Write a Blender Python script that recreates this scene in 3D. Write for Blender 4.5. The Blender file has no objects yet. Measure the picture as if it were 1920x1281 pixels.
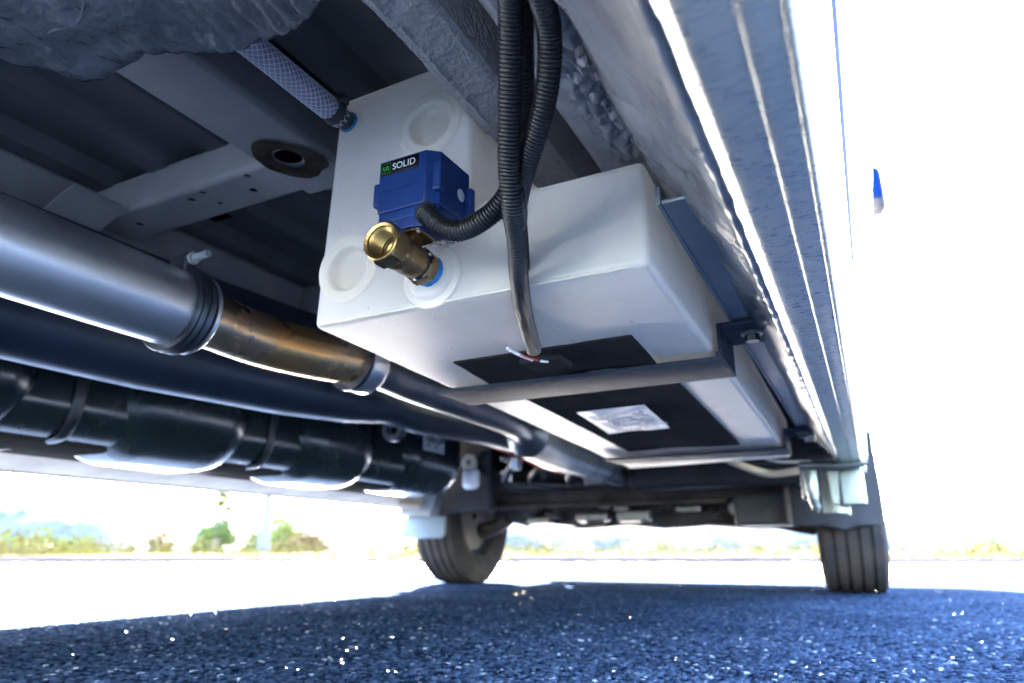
import bpy, bmesh, math, random
import numpy as np
from mathutils import Vector, Matrix, noise
R = math.radians
random.seed(7); rng = np.random.default_rng(7)
sc = bpy.context.scene; col = sc.collection

# ---------------------------------------------------------------- camera
cd = bpy.data.cameras.new('camera'); cam = bpy.data.objects.new('camera', cd); col.objects.link(cam)
cam.location = (0, 0, .15)
cam.rotation_euler = (R(90 + 17.109), 0, R(26.919))
cd.sensor_width = 36; cd.lens = 24.0; cd.clip_start = .02; cd.clip_end = 6000
cd.dof.use_dof = True; cd.dof.focus_distance = .60; cd.dof.aperture_fstop = 4.8; cd.dof.aperture_blades = 8
sc.camera = cam
# ---------------------------------------------------------------- sky, sun, exposure
SUN_AZ = -34.5; SUN_EL = 27          # degrees from +Y (clockwise positive), elevation
w = bpy.data.worlds.new('World'); sc.world = w; w.use_nodes = True
nt = w.node_tree; sky = nt.nodes.new('ShaderNodeTexSky'); sky.sky_type = 'NISHITA'; sky.sun_disc = False
sky.sun_elevation = R(SUN_EL); sky.sun_rotation = R(SUN_AZ); sky.altitude = 50; sky.air_density = 1.0; sky.dust_density = 1.6
bg = nt.nodes['Background']; nt.links.new(sky.outputs[0], bg.inputs[0]); bg.inputs[1].default_value = .05
sd = bpy.data.lights.new('sun', 'SUN'); so = bpy.data.objects.new('sun', sd); col.objects.link(so)
sd.energy = 5.0; sd.angle = R(.5); sd.color = (1, .91, .79)
dv = Vector((math.sin(R(SUN_AZ))*math.cos(R(SUN_EL)), math.cos(R(SUN_AZ))*math.cos(R(SUN_EL)), math.sin(R(SUN_EL))))
so.rotation_euler = dv.to_track_quat('Z', 'Y').to_euler()
sc.view_settings.view_transform = 'Standard'; sc.view_settings.look = 'None'
sc.view_settings.exposure = 7.7; sc.view_settings.gamma = 1; sc.view_settings.use_curve_mapping = False
sc.render.engine = 'CYCLES'

# ---------------------------------------------------------------- helpers
def thing(name, label, cat, loc=(0, 0, 0), group=None):
    o = bpy.data.objects.new(name, None); col.objects.link(o); o.location = loc; o.empty_display_size = .1
    o['label'] = label; o['category'] = cat
    if group: o['group'] = group
    return o
def tag(o, label, cat, group=None):
    o['label'] = label; o['category'] = cat
    if group: o['group'] = group
    return o
def wloc(o):
    v = Vector((0, 0, 0))
    while o: v = v + o.location; o = o.parent
    return v
def link(name, me, m, parent=None, smooth=True, ang=35, at=None):
    """at=None: the mesh is in world coordinates"""
    o = bpy.data.objects.new(name, me); col.objects.link(o)
    if m and not me.materials: me.materials.append(m)
    if parent: o.parent = parent
    tgt = Vector(at) if at else Vector((0, 0, 0))
    o.location = tgt - (wloc(parent) if parent else Vector((0, 0, 0)))
    if smooth:
        me.shade_smooth() if hasattr(me, 'shade_smooth') else None
        if ang: sharp(me, ang)
    return o
def sharp(me, ang):
    bm = bmesh.new(); bm.from_mesh(me); c = math.radians(ang)
    for e in bm.edges:
        if len(e.link_faces) == 2 and e.calc_face_angle(0) > c: e.smooth = False
    bm.to_mesh(me); bm.free()
def mesh(name, v, f):
    me = bpy.data.meshes.new(name); me.from_pydata([tuple(map(float, p)) for p in v], [], [tuple(map(int, q)) for q in f]); me.update()
    bm = bmesh.new(); bm.from_mesh(me); bmesh.ops.recalc_face_normals(bm, faces=bm.faces); bm.to_mesh(me); bm.free()
    return me
def join(parts):
    V = []; F = []
    for v, f in parts:
        n = len(V); V += list(v); F += [tuple(i+n for i in q) for q in f]
    return V, F
def box(x0, x1, y0, y1, z0, z1):
    v = [(x, y, z) for x in (x0, x1) for y in (y0, y1) for z in (z0, z1)]
    return v, [(0,1,3,2),(4,6,7,5),(0,4,5,1),(2,3,7,6),(0,2,6,4),(1,5,7,3)]
def rbox(x0, x1, y0, y1, z0, z1, r=.005, n=4):
    """box with rounded edges and corners"""
    c = Vector(((x0+x1)/2, (y0+y1)/2, (z0+z1)/2)); h = Vector((abs(x1-x0)/2, abs(y1-y0)/2, abs(z1-z0)/2)); r = min(r, min(h)*.98)
    ax = [-1 + .0]  # parameter list built below
    t = [-1.0] + []
    a = [math.tan(math.pi/4*(1-i/n)) for i in range(n+1)]           # 1..0
    par = [(-1, -q) for q in a] + [(1, q) for q in reversed(a)]
    V = []; F = []; idx = {}
    def vert(d, s):
        key = (d, s)
        dd = Vector(d); dd.normalize()
        p = Vector((s[0]*(h[0]-r), s[1]*(h[1]-r), s[2]*(h[2]-r))) + dd*r + c
        k = tuple(round(q, 7) for q in p)
        if k not in idx: idx[k] = len(V); V.append(tuple(p))
        return idx[k]
    N = len(par)
    for axis in range(3):
        for sg in (-1, 1):
            g = []
            for i in range(N):
                row = []
                for j in range(N):
                    d = [0, 0, 0]; s = [0, 0, 0]
                    b, e = (axis+1) % 3, (axis+2) % 3
                    d[axis] = sg; s[axis] = sg; d[b] = par[i][1]; s[b] = par[i][0]; d[e] = par[j][1]; s[e] = par[j][0]
                    row.append(vert(tuple(d), tuple(s)))
                g.append(row)
            for i in range(N-1):
                for j in range(N-1):
                    q = [g[i][j], g[i+1][j], g[i+1][j+1], g[i][j+1]]
                    u = []
                    for k in q:
                        if k not in u: u.append(k)
                    if len(u) > 2: F.append(tuple(u))
    return V, F
def prism(poly, y0, y1, ny=1):
    """closed polygon in (x, z) extruded along Y"""
    n = len(poly); V = []; F = []
    for k in range(ny+1):
        y = y0 + (y1-y0)*k/ny
        V += [(x, y, z) for x, z in poly]
    for k in range(ny):
        for i in range(n):
            j = (i+1) % n; F.append((k*n+i, k*n+j, (k+1)*n+j, (k+1)*n+i))
    F.append(tuple(range(n))); F.append(tuple(ny*n+i for i in reversed(range(n))))
    return V, F
def zprism(poly, z0, z1):
    v, f = prism(poly, z0, z1); return [(x, z, y) for x, y, z in v], f
def dense(pts, step):
    out = []
    for a, b in zip(pts, pts[1:]):
        n = max(1, int(math.dist(a, b)/step))
        for i in range(n): out.append(tuple(p+(q-p)*i/n for p, q in zip(a, b)))
    out.append(tuple(pts[-1])); return out
def spline(pts, n=16):
    """Catmull-Rom through the points"""
    P = [Vector(p) for p in pts]; P = [P[0]*2-P[1]] + P + [P[-1]*2-P[-2]]; out = []
    for i in range(1, len(P)-2):
        for k in range(n):
            t = k/n; a, b, c, d = P[i-1:i+3]
            out.append(.5*((2*b) + (c-a)*t + (2*a-5*b+4*c-d)*t*t + (3*b-a-3*c+d)*t**3))
    out.append(P[-2]); return out
def resample(P, step):
    L = [0]
    for a, b in zip(P, P[1:]): L.append(L[-1] + (b-a).length)
    n = max(2, int(L[-1]/step)); out = []; k = 0
    for i in range(n+1):
        s = L[-1]*i/n
        while k < len(L)-2 and L[k+1] < s: k += 1
        t = (s-L[k])/max(1e-9, L[k+1]-L[k]); out.append(P[k].lerp(P[k+1], min(1, t)))
    return out
def tube(P, rad, seg=16, caps=True, sx=1.0):
    """tube along points; rad: number or list"""
    P = [Vector(p) for p in P]; n = len(P); V = []; F = []
    rr = rad if isinstance(rad, (list, tuple)) else [rad]*n
    t0 = (P[1]-P[0]).normalized(); up = Vector((0, 0, 1)) if abs(t0.z) < .9 else Vector((1, 0, 0))
    a = t0.cross(up).normalized(); b = a.cross(t0); tp = t0
    for i in range(n):
        t = (P[min(i+1, n-1)] - P[max(i-1, 0)]).normalized()
        q = tp.rotation_difference(t); a = q @ a; b = q @ b; tp = t
        for k in range(seg):
            th = 2*math.pi*k/seg; V.append(tuple(P[i] + (a*math.cos(th)*sx + b*math.sin(th))*rr[i]))
    for i in range(n-1):
        for k in range(seg):
            j = (k+1) % seg; F.append((i*seg+k, i*seg+j, (i+1)*seg+j, (i+1)*seg+k))
    if caps: F.append(tuple(reversed(range(seg)))); F.append(tuple((n-1)*seg+k for k in range(seg)))
    return V, F
def lathe(prof, c, axis='y', seg=40, closed=False):
    """profile [(along, radius)], turned about an axis through c"""
    V = []; F = []; n = len(prof)
    for k in range(seg):
        th = 2*math.pi*k/seg
        for s, r in prof:
            q = (r*math.cos(th), r*math.sin(th))
            p = {'y': (q[0], s, q[1]), 'x': (s, q[0], q[1]), 'z': (q[0], q[1], s)}[axis]
            V.append((p[0]+c[0], p[1]+c[1], p[2]+c[2]))
    for k in range(seg):
        k2 = (k+1) % seg
        for i in range(n-1 if not closed else n):
            i2 = (i+1) % n
            F.append((k*n+i, k*n+i2, k2*n+i2, k2*n+i))
    return V, F
def hexbar(c, r, l, axis='z', seg=6, ph=0):
    V = []; F = []
    for s in (-l/2, l/2):
        for k in range(seg):
            th = 2*math.pi*k/seg + ph; q = (r*math.cos(th), r*math.sin(th))
            p = {'y': (q[0], s, q[1]), 'x': (s, q[0], q[1]), 'z': (q[0], q[1], s)}[axis]
            V.append((p[0]+c[0], p[1]+c[1], p[2]+c[2]))
    for k in range(seg): F.append((k, (k+1) % seg, seg+(k+1) % seg, seg+k))
    F.append(tuple(reversed(range(seg)))); F.append(tuple(range(seg, 2*seg)))
    return V, F
def fbm(p, s, oct=4):
    return noise.fractal(Vector(p)*s, 1.0, 2.0, oct)
def sheet(prof, y0, y1, ny, disp=None, thick=.0015):
    """open (x, z) profile swept along Y as a folded metal sheet with thickness; disp(x,y,z)->offset along the normal"""
    n = len(prof); N = []
    for i in range(n):
        a = Vector(prof[max(0, i-1)]); b = Vector(prof[min(n-1, i+1)]); d = (b-a).normalized(); N.append(Vector((d.y, -d.x)))
    V = []; F = []
    for k in range(ny+1):
        y = y0 + (y1-y0)*k/ny
        for i, (x, z) in enumerate(prof):
            o = disp(x, y, z) if disp else 0
            V.append((x+N[i].x*o, y, z+N[i].y*o))
    m = len(V)
    for k in range(ny+1):
        y = y0 + (y1-y0)*k/ny
        for i, (x, z) in enumerate(prof): V.append((x-N[i].x*thick, y, z-N[i].y*thick))
    for k in range(ny):
        for i in range(n-1):
            a = k*n+i; F.append((a, a+1, a+n+1, a+n)); F.append((m+a, m+a+n, m+a+n+1, m+a+1))
    for k in range(ny):
        for i in (0, n-1):
            a = k*n+i; F.append((a, a+n, m+a+n, m+a))
    for i in range(n-1):
        for k in (0, ny):
            a = k*n+i; F.append((a, a+1, m+a+1, m+a))
    return V, F
def boolean(o, cutters):
    for vf in cutters:
        me = mesh('cut', *vf); c = bpy.data.objects.new('cut', me); col.objects.link(c)
        md = o.modifiers.new('b', 'BOOLEAN'); md.object = c; md.operation = 'DIFFERENCE'; md.solver = 'EXACT'
        c.location = (0, 0, 0)
        bpy.context.view_layer.update()
        dg = bpy.context.evaluated_depsgraph_get(); nm = bpy.data.meshes.new_from_object(o.evaluated_get(dg))
        o.modifiers.clear(); o.data = nm; bpy.data.objects.remove(c); bpy.data.meshes.remove(me)
    sharp(o.data, 28)
def bevel(o, wd, seg=3, ang=30):
    md = o.modifiers.new('b', 'BEVEL'); md.width = wd; md.segments = seg; md.limit_method = 'ANGLE'; md.angle_limit = R(ang)
    bpy.context.view_layer.update()
    dg = bpy.context.evaluated_depsgraph_get(); nm = bpy.data.meshes.new_from_object(o.evaluated_get(dg))
    o.modifiers.clear(); o.data = nm
    nm.shade_smooth() if hasattr(nm, 'shade_smooth') else None; sharp(nm, 50)

# ---------------------------------------------------------------- materials
def mat(name, c, rough=.5, metal=0., var=.0, vscale=8., c2=None, bump=0., bscale=200., bdist=.001, stretch=(1, 1, 1), rvar=0., spec=.5,
        coat=0., sss=0., speck=0., speckscale=300., specklow=.72, bump2=None):
    m = bpy.data.materials.new(name); m.use_nodes = True; nt = m.node_tree; b = nt.nodes['Principled BSDF']
    b.inputs['Base Color'].default_value = (*c, 1); b.inputs['Roughness'].default_value = rough; b.inputs['Metallic'].default_value = metal
    b.inputs['Specular IOR Level'].default_value = spec; b.inputs['Coat Weight'].default_value = coat
    if sss:
        b.inputs['Subsurface Weight'].default_value = sss; b.inputs['Subsurface Radius'].default_value = (1, .95, .85); b.inputs['Subsurface Scale'].default_value = .02
    tc = nt.nodes.new('ShaderNodeTexCoord'); mp = nt.nodes.new('ShaderNodeMapping'); mp.inputs['Scale'].default_value = stretch
    nt.links.new(tc.outputs['Object'], mp.inputs[0])
    def nz(scale, det=5, ro=.6):
        n = nt.nodes.new('ShaderNodeTexNoise'); n.inputs['Scale'].default_value = scale; n.inputs['Detail'].default_value = det; n.inputs['Roughness'].default_value = ro
        nt.links.new(mp.outputs[0], n.inputs[0]); return n
    colout = None
    if var or c2:
        n = nz(vscale); rp = nt.nodes.new('ShaderNodeValToRGB'); rp.color_ramp.elements[0].position = .35; rp.color_ramp.elements[1].position = .68
        d = c2 or tuple(q*(1-var) for q in c)
        rp.color_ramp.elements[0].color = (*c, 1); rp.color_ramp.elements[1].color = (*d, 1)
        nt.links.new(n.outputs[0], rp.inputs[0]); colout = rp.outputs[0]
    if speck:
        n = nz(speckscale, 2, .5); rp = nt.nodes.new('ShaderNodeValToRGB'); rp.color_ramp.elements[0].position = specklow; rp.color_ramp.elements[1].position = specklow+.02
        rp.color_ramp.elements[0].color = (0, 0, 0, 1); rp.color_ramp.elements[1].color = (speck,)*3 + (1,)
        nt.links.new(n.outputs[0], rp.inputs[0]); mx = nt.nodes.new('ShaderNodeMix'); mx.data_type = 'RGBA'
        nt.links.new(rp.outputs[0], mx.inputs[0]); mx.inputs[7].default_value = (.06, .045, .035, 1)
        if colout: nt.links.new(colout, mx.inputs[6])
        else: mx.inputs[6].default_value = (*c, 1)
        colout = mx.outputs[2]
    if colout: nt.links.new(colout, b.inputs['Base Color'])
    if rvar:
        n = nz(vscale*2.3); mr = nt.nodes.new('ShaderNodeMapRange'); mr.inputs[3].default_value = rough-rvar; mr.inputs[4].default_value = rough+rvar
        mr.inputs[1].default_value = .3; mr.inputs[2].default_value = .7
        nt.links.new(n.outputs[0], mr.inputs[0]); nt.links.new(mr.outputs[0], b.inputs['Roughness'])
    if bump:
        n = nz(bscale, 4); bp = nt.nodes.new('ShaderNodeBump'); bp.inputs['Strength'].default_value = bump; bp.inputs['Distance'].default_value = bdist
        nt.links.new(n.outputs[0], bp.inputs['Height']); last = bp
        if bump2:
            n2 = nz(bump2[0], 3); b2 = nt.nodes.new('ShaderNodeBump'); b2.inputs['Strength'].default_value = bump2[1]; b2.inputs['Distance'].default_value = bump2[2]
            nt.links.new(n2.outputs[0], b2.inputs['Height']); nt.links.new(bp.outputs[0], b2.inputs['Normal']); last = b2
        nt.links.new(last.outputs[0], b.inputs['Normal'])
    return m
M = {}
M['under'] = mat('underbody_paint', (.12, .125, .14), .55, .1, var=.35, vscale=6, bump=.3, bscale=120, bdist=.0008, rvar=.1)
M['under_light'] = mat('underbody_primer', (.24, .24, .255), .5, .1, var=.2, vscale=9, bump=.2, bscale=150, bdist=.0006)
M['floor'] = mat('floor_pan_paint', (.075, .08, .092), .55, .1, var=.4, vscale=5, bump=.3, bscale=90, bdist=.001)
M['stone'] = mat('stone_chip_coating', (.27, .27, .28), .45, 0, var=.2, vscale=12, bump=1, bscale=210, bdist=.003, bump2=(70, .5, .002))
M['honey'] = mat('cavity_sealant', (.22, .225, .25), .35, 0, var=.3, vscale=30, bump=.6, bscale=250, bdist=.001)
M['sealer'] = mat('seam_sealer', (.20, .205, .22), .22, 0, vscale=16, c2=(.07, .072, .08), bump=.7, bscale=60, bdist=.002, stretch=(1, .35, 1))
M['blob'] = mat('smeared_undercoat', (.13, .135, .155), .20, 0, var=.4, vscale=9, bump=.8, bscale=95, bdist=.003, bump2=(26, .7, .009))
M['galv'] = mat('galvanised_sill', (.46, .49, .46), .31, .88, var=.1, vscale=40, bump=.22, bscale=40, bdist=.0006, stretch=(1.2, 7, 1.2), rvar=.08)
M['zinc'] = mat('bright_zinc', (.085, .10, .105), .34, .7, var=.2, vscale=30, bump=.2, bscale=80, bdist=.001, rvar=.08)
M['paint'] = mat('white_body_paint', (.80, .81, .83), .25, 0, var=.03, vscale=3, coat=.5)
M['cream'] = mat('cream_sill_paint', (.46, .38, .29), .7, 0, var=.25, vscale=9, spec=0)
M['flange'] = mat('tank_flange_plastic', (.035, .032, .028), .6, 0, var=.3, vscale=9, spec=0)
M['paleflap'] = mat('pale_blue_flap', (.10, .12, .15), .6, 0, var=.1, vscale=6, spec=.1)
def plastic(name, c, tr, amt, **k):
    m = mat(name, c, **k); nt = m.node_tree; b = nt.nodes['Principled BSDF']; out = [n for n in nt.nodes if n.type == 'OUTPUT_MATERIAL'][0]
    t = nt.nodes.new('ShaderNodeBsdfTranslucent'); t.inputs[0].default_value = (*tr, 1); mx = nt.nodes.new('ShaderNodeMixShader'); mx.inputs[0].default_value = amt
    nt.links.new(b.outputs[0], mx.inputs[1]); nt.links.new(t.outputs[0], mx.inputs[2]); nt.links.new(mx.outputs[0], out.inputs[0]); return m
M['hdpe'] = plastic('white_polyethylene', (.87, .86, .86), (.97, .91, .82), .5, rough=.38, c2=(.68, .67, .66), vscale=11, bump=.1, bscale=260, bdist=.0004, speck=.75, speckscale=110, specklow=.735, bump2=(18, .12, .004))
M['hdpe_inner'] = plastic('cream_polyethylene', (.86, .84, .79), (.97, .90, .78), .5, rough=.35, var=.03, vscale=20, bump=.08, bscale=200, bdist=.0004)
M['strap'] = mat('grey_painted_steel', (.026, .034, .048), .6, 0, spec=.02, vscale=25, c2=(.038, .048, .064), bump=.25, bscale=300, bdist=.0004)
M['angle'] = mat('blue_grey_steel', (.15, .18, .22), .40, .3, var=.3, vscale=14, bump=.25, bscale=200, bdist=.0005)
M['blue'] = mat('blue_plastic', (.002, .030, .155), .40, 0, var=.15, vscale=30, bump=.15, bscale=400, bdist=.0003)
M['brass'] = mat('worn_brass', (.29, .18, .075), .36, 1, var=.4, vscale=45, c2=(.20, .13, .065), bump=.35, bscale=350, bdist=.0004, rvar=.1)
M['brassbright'] = mat('cut_brass', (.55, .36, .13), .3, 1, var=.15, vscale=60, bump=.1, bscale=300, bdist=.0003)
M['black'] = mat('black_plastic', (.012, .013, .016), .38, 0, var=.2, vscale=20)
M['loom'] = mat('black_conduit', (.006, .007, .009), .42, 0, var=.3, vscale=60, spec=.5)
M['rubber'] = mat('black_rubber_mat', (.036, .033, .031), .6, 0, vscale=7, c2=(.020, .020, .022), spec=0)
M['steel'] = mat('exhaust_steel', (.60, .61, .63), .38, .95, var=.06, vscale=9, bump=.12, bscale=240, bdist=.0003, rvar=.02)
M['heated'] = mat('heat_tinted_steel', (.52, .44, .32), .26, .95, vscale=5, c2=(.85, .46, .17), bump=.15, bscale=200, bdist=.0004, rvar=.06)
M['steel_dull'] = mat('dull_exhaust_steel', (.16, .17, .19), .42, .8, var=.3, vscale=12, bump=.15, bscale=120, bdist=.0006)
M['clamp'] = mat('dark_clamp_steel', (.08, .09, .11), .4, .8, var=.3, vscale=40, bump=.2, bscale=200, bdist=.0005)
M['bolt'] = mat('zinc_bolt', (.55, .57, .6), .45, .4, var=.2, vscale=60)
M['duct'] = mat('dark_blue_rail_paint', (.018, .028, .05), .35, .2, var=.3, vscale=5, rvar=.08)
M['fuel'] = mat('fuel_tank_plastic', (.010, .015, .016), .24, 0, var=.4, vscale=5, c2=(.008, .017, .017), rvar=.08, bump=.2, bscale=60, bdist=.001)
M['rusty'] = mat('dirty_subframe_steel', (.04, .032, .028), .6, 0, spec=.08, vscale=10, c2=(.012, .011, .011), bump=.5, bscale=90, bdist=.002)
M['darkmetal'] = mat('dark_engine_metal', (.018, .018, .021), .5, 0, spec=.12, var=.4, vscale=12, bump=.5, bscale=60, bdist=.003)
M['silverbit'] = mat('cast_aluminium', (.09, .09, .09), .4, .9, var=.3, vscale=40, bump=.4, bscale=150, bdist=.001)
M['tyre'] = mat('tyre_rubber', (.015, .0145, .017), .75, 0, spec=0, vscale=12, c2=(.026, .022, .020), bump=.3, bscale=150, bdist=.001)
M['rim'] = mat('steel_rim', (.07, .07, .075), .4, .9, var=.3, vscale=20)
M['flap'] = mat('mud_flap_rubber', (.014, .014, .018), .6, 0, spec=.06, var=.3, vscale=12, bump=.2, bscale=90, bdist=.001)
M['tape'] = mat('blue_thread_sealant', (.02, .22, .55), .35, 0, var=.3, vscale=90, bump=.5, bscale=200, bdist=.001)
M['paper'] = mat('white_sticker', (.72, .73, .76), .45, 0, var=.06, vscale=20)
M['print'] = mat('grey_print', (.22, .23, .27), .6)
M['white'] = mat('white_print', (.75, .77, .8), .5)
M['green'] = mat('green_print', (.03, .28, .03), .5)
M['labelblack'] = mat('black_label', (.006, .006, .008), .25)
M['hose'] = mat('clear_hose', (.24, .24, .34), .3, 0, var=.2, vscale=30, coat=.3)
M['braid'] = mat('hose_braid', (.58, .58, .68), .5, 0)
M['red'] = mat('red_wire', (.55, .03, .03), .4)
M['yellow'] = mat('yellow_wire_tape', (.6, .5, .12), .5)
M['dirt'] = mat('black_debris', (.015, .013, .012), .8)
M['mirror'] = mat('blue_mirror_glass', (.0006, .0035, .022), .6, 0, spec=0)
M['rust'] = mat('rust_proofing_wax', (.016, .012, .010), .9, 0, c2=(.05, .042, .036), vscale=25, bump=.2, bscale=120, bdist=.0006, spec=0)
M['void'] = mat('shade_and_glass_black', (.0015, .0015, .002), .9, spec=0)  # near-black: painted shade in holes and slots, also dark glass and firewall

# ================================================================ the ground and the far land
def hd(r, f, z=0.):                                    # a point r to the right and f ahead along the line of sight
    a = R(26.919); return (r*math.cos(a)-f*math.sin(a), r*math.sin(a)+f*math.cos(a), z)
def structure(o): o['kind'] = 'structure'; return o
def asphalt_material(name, vertex):
    m = bpy.data.materials.new(name); m.use_nodes = True; nt = m.node_tree; b = nt.nodes['Principled BSDF']
    tc = nt.nodes.new('ShaderNodeTexCoord')
    vo = nt.nodes.new('ShaderNodeTexVoronoi'); vo.inputs['Scale'].default_value = 140; nt.links.new(tc.outputs['Object'], vo.inputs[0])
    no = nt.nodes.new('ShaderNodeTexNoise'); no.inputs['Scale'].default_value = 3; no.inputs['Detail'].default_value = 8; nt.links.new(tc.outputs['Object'], no.inputs[0])
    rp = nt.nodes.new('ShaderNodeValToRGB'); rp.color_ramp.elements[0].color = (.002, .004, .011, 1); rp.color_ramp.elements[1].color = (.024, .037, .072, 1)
    if vertex:
        at = nt.nodes.new('ShaderNodeAttribute'); at.attribute_name = 'tone'; nt.links.new(at.outputs['Fac'], rp.inputs[0])
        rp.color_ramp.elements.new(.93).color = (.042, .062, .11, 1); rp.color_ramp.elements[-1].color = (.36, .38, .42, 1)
    else: nt.links.new(vo.outputs['Color'], rp.inputs[0])
    mx = nt.nodes.new('ShaderNodeMix'); mx.data_type = 'RGBA'; mx.blend_type = 'MULTIPLY'; mx.inputs[0].default_value = .8
    nt.links.new(rp.outputs[0], mx.inputs[6]); nt.links.new(no.outputs[0], mx.inputs[7]); nt.links.new(mx.outputs[2], b.inputs['Base Color'])
    b.inputs['Roughness'].default_value = .7; b.inputs['Specular IOR Level'].default_value = 0 if vertex else .35
    bp = nt.nodes.new('ShaderNodeBump'); bp.inputs['Strength'].default_value = .5; bp.inputs['Distance'].default_value = .004 if not vertex else .0006
    n2 = nt.nodes.new('ShaderNodeTexNoise'); n2.inputs['Scale'].default_value = 900 if vertex else 160; n2.inputs['Detail'].default_value = 3
    nt.links.new(tc.outputs['Object'], n2.inputs[0]); nt.links.new(n2.outputs[0], bp.inputs['Height']); nt.links.new(bp.outputs[0], b.inputs['Normal'])
    return m
asph = asphalt_material('asphalt_far', False)
v = [hd(-60, -25, -.006), hd(60, -25, -.006), hd(60, 10.2, -.006), hd(-60, 10.2, -.006)]
structure(link('parking_lot', mesh('parking_lot', v, [(0, 1, 2, 3)]), asph, smooth=False))
# close part of the lot as real aggregate
def aggregate():
    nr, na = 560, 1000
    d = .70*(4.6/.70)**(np.linspace(0, 1, nr)); a = np.linspace(R(-44), R(43), na)
    D, A = np.meshgrid(d, a, indexing='ij'); r_ = D*np.sin(A); f_ = D*np.cos(A)
    ca, sa = math.cos(R(26.919)), math.sin(R(26.919))
    X = r_*ca - f_*sa; Y = r_*sa + f_*ca
    H = np.full(X.shape, 0.0); T = np.full(X.shape, .2)
    def hsh(i, j, k): 
        q = np.sin(i*127.1 + j*311.7 + k*74.7)*43758.5453; return q - np.floor(q)
    for cell, hh, kk in ((.0090, .0042, 0), (.0052, .0022, 10)):
        I = np.floor(X/cell); J = np.floor(Y/cell)
        for di in (-1, 0, 1):
            for dj in (-1, 0, 1):
                i, j = I+di, J+dj
                cx = (i+.2+.6*hsh(i, j, 1+kk))*cell; cy = (j+.2+.6*hsh(i, j, 2+kk))*cell
                ra = cell*(.38+.3*hsh(i, j, 3+kk)); asp = .7+.6*hsh(i, j, 5+kk)
                q = ((X-cx)**2*asp + (Y-cy)**2/asp)/ra**2
                tilt = ((X-cx)*(hsh(i, j, 6+kk)-.5) + (Y-cy)*(hsh(i, j, 7+kk)-.5))*.5
                h = hh*(.35+.65*hsh(i, j, 4+kk))*np.clip(1-q**1.6, 0, 1)**.5 + np.where(q < 1, tilt, 0)
                t = hsh(i, j, 8+kk); up = h > H
                H = np.where(up, h, H); T = np.where(up & (q < 1), t, T)
    edge = np.minimum(np.minimum((D-.70)/.05, (4.6-D)/.6), np.minimum((A-R(-44))/.03, (R(43)-A)/.03)); edge = np.clip(edge, 0, 1)
    H = H*edge*np.clip(1.15-D/5, .2, 1) - .005*(1-edge)
    V = np.stack([X, Y, H], -1).reshape(-1, 3)
    idx = np.arange(nr*na).reshape(nr, na)
    F = np.stack([idx[:-1, :-1], idx[:-1, 1:], idx[1:, 1:], idx[1:, :-1]], -1).reshape(-1, 4)
    me = bpy.data.meshes.new('asphalt_aggregate')
    me.vertices.add(len(V)); me.vertices.foreach_set('co', V.ravel()); me.loops.add(F.size); me.loops.foreach_set('vertex_index', F.ravel().astype(np.int32))
    me.polygons.add(len(F)); me.polygons.foreach_set('loop_start', np.arange(0, F.size, 4, dtype=np.int32)); me.update(calc_edges=True); me.validate()
    at = me.attributes.new('tone', 'FLOAT', 'POINT'); at.data.foreach_set('value', T.ravel().astype(np.float32))
    o = link('asphalt_aggregate', me, asphalt_material('asphalt_stones', True), ang=None); structure(o)
    return o
aggregate()
# sparkling chips of mineral lying in the asphalt
def chips():
    V = []; F = []
    for k in range(300):
        a = random.uniform(-.62, .60); d = .75 + 3.2*random.random()**1.2
        x, y, z = hd(d*math.sin(a), d*math.cos(a), .0046); s = random.uniform(.0008, .0021)
        n = len(V); tx, ty = random.gauss(0, .10), random.gauss(0, .10)
        for q in range(5):
            th = q*2*math.pi/5 + k; dx, dy = math.cos(th)*s*random.uniform(.7, 1.3), math.sin(th)*s*random.uniform(.7, 1.3)
            V.append((x+dx, y+dy, z+dx*tx+dy*ty))
        V.append((x, y, z-.002)); F.append(tuple(n+q for q in range(5)))
        for q in range(5): F.append((n+q, n+5, n+(q+1) % 5))
    m = mat('mineral_chips', (.60, .68, .80), .15, .9)
    o = link('mineral_chips', mesh('mineral_chips', V, F), m, smooth=False); o['kind'] = 'stuff'; return o
tag(chips(), 'tiny pale sparkling chips scattered in the shaded asphalt', 'gravel')
# kerb and dry land beyond
kerb_m = mat('concrete_kerb', (.035, .03, .035), .9, 0, spec=0, vscale=3, c2=(.06, .045, .045), bump=.4, bscale=40, bdist=.01)
V, F = join([([hd(r, f, z) for r in (-60+i*4, -60+(i+1)*4-.03) for f in (10.15, 10.4) for z in (-.02, .065+.012*math.sin(i*3))],
              [(0,1,3,2),(4,6,7,5),(0,4,5,1),(2,3,7,6),(0,2,6,4),(1,5,7,3)]) for i in range(30)])
structure(link('kerb', mesh('kerb', V, F), kerb_m, smooth=False))
land = mat('dry_grass_land', (0.0418, 0.0323, 0.0190), .95, 0, spec=0, vscale=.25, c2=(0.0247, 0.0247, 0.0152), bump=.3, bscale=3, bdist=.05)
V = []; F = []; nr = 60; na = 90
for i in range(nr):
    f = 10.35*(1600/10.35)**(i/(nr-1))
    for j in range(na):
        r = f*math.tan(R(-58 + 116*j/(na-1)))*(1+0) ; z = .02 + .10*fbm((r*.2, f*.2, 0), 1, 3)*min(1, (f-10.3)/6)
        V.append(hd(r, f, z))
for i in range(nr-1):
    for j in range(na-1): F.append((i*na+j, i*na+j+1, (i+1)*na+j+1, (i+1)*na+j))
structure(link('dry_field', mesh('dry_field', V, F), land))
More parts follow.
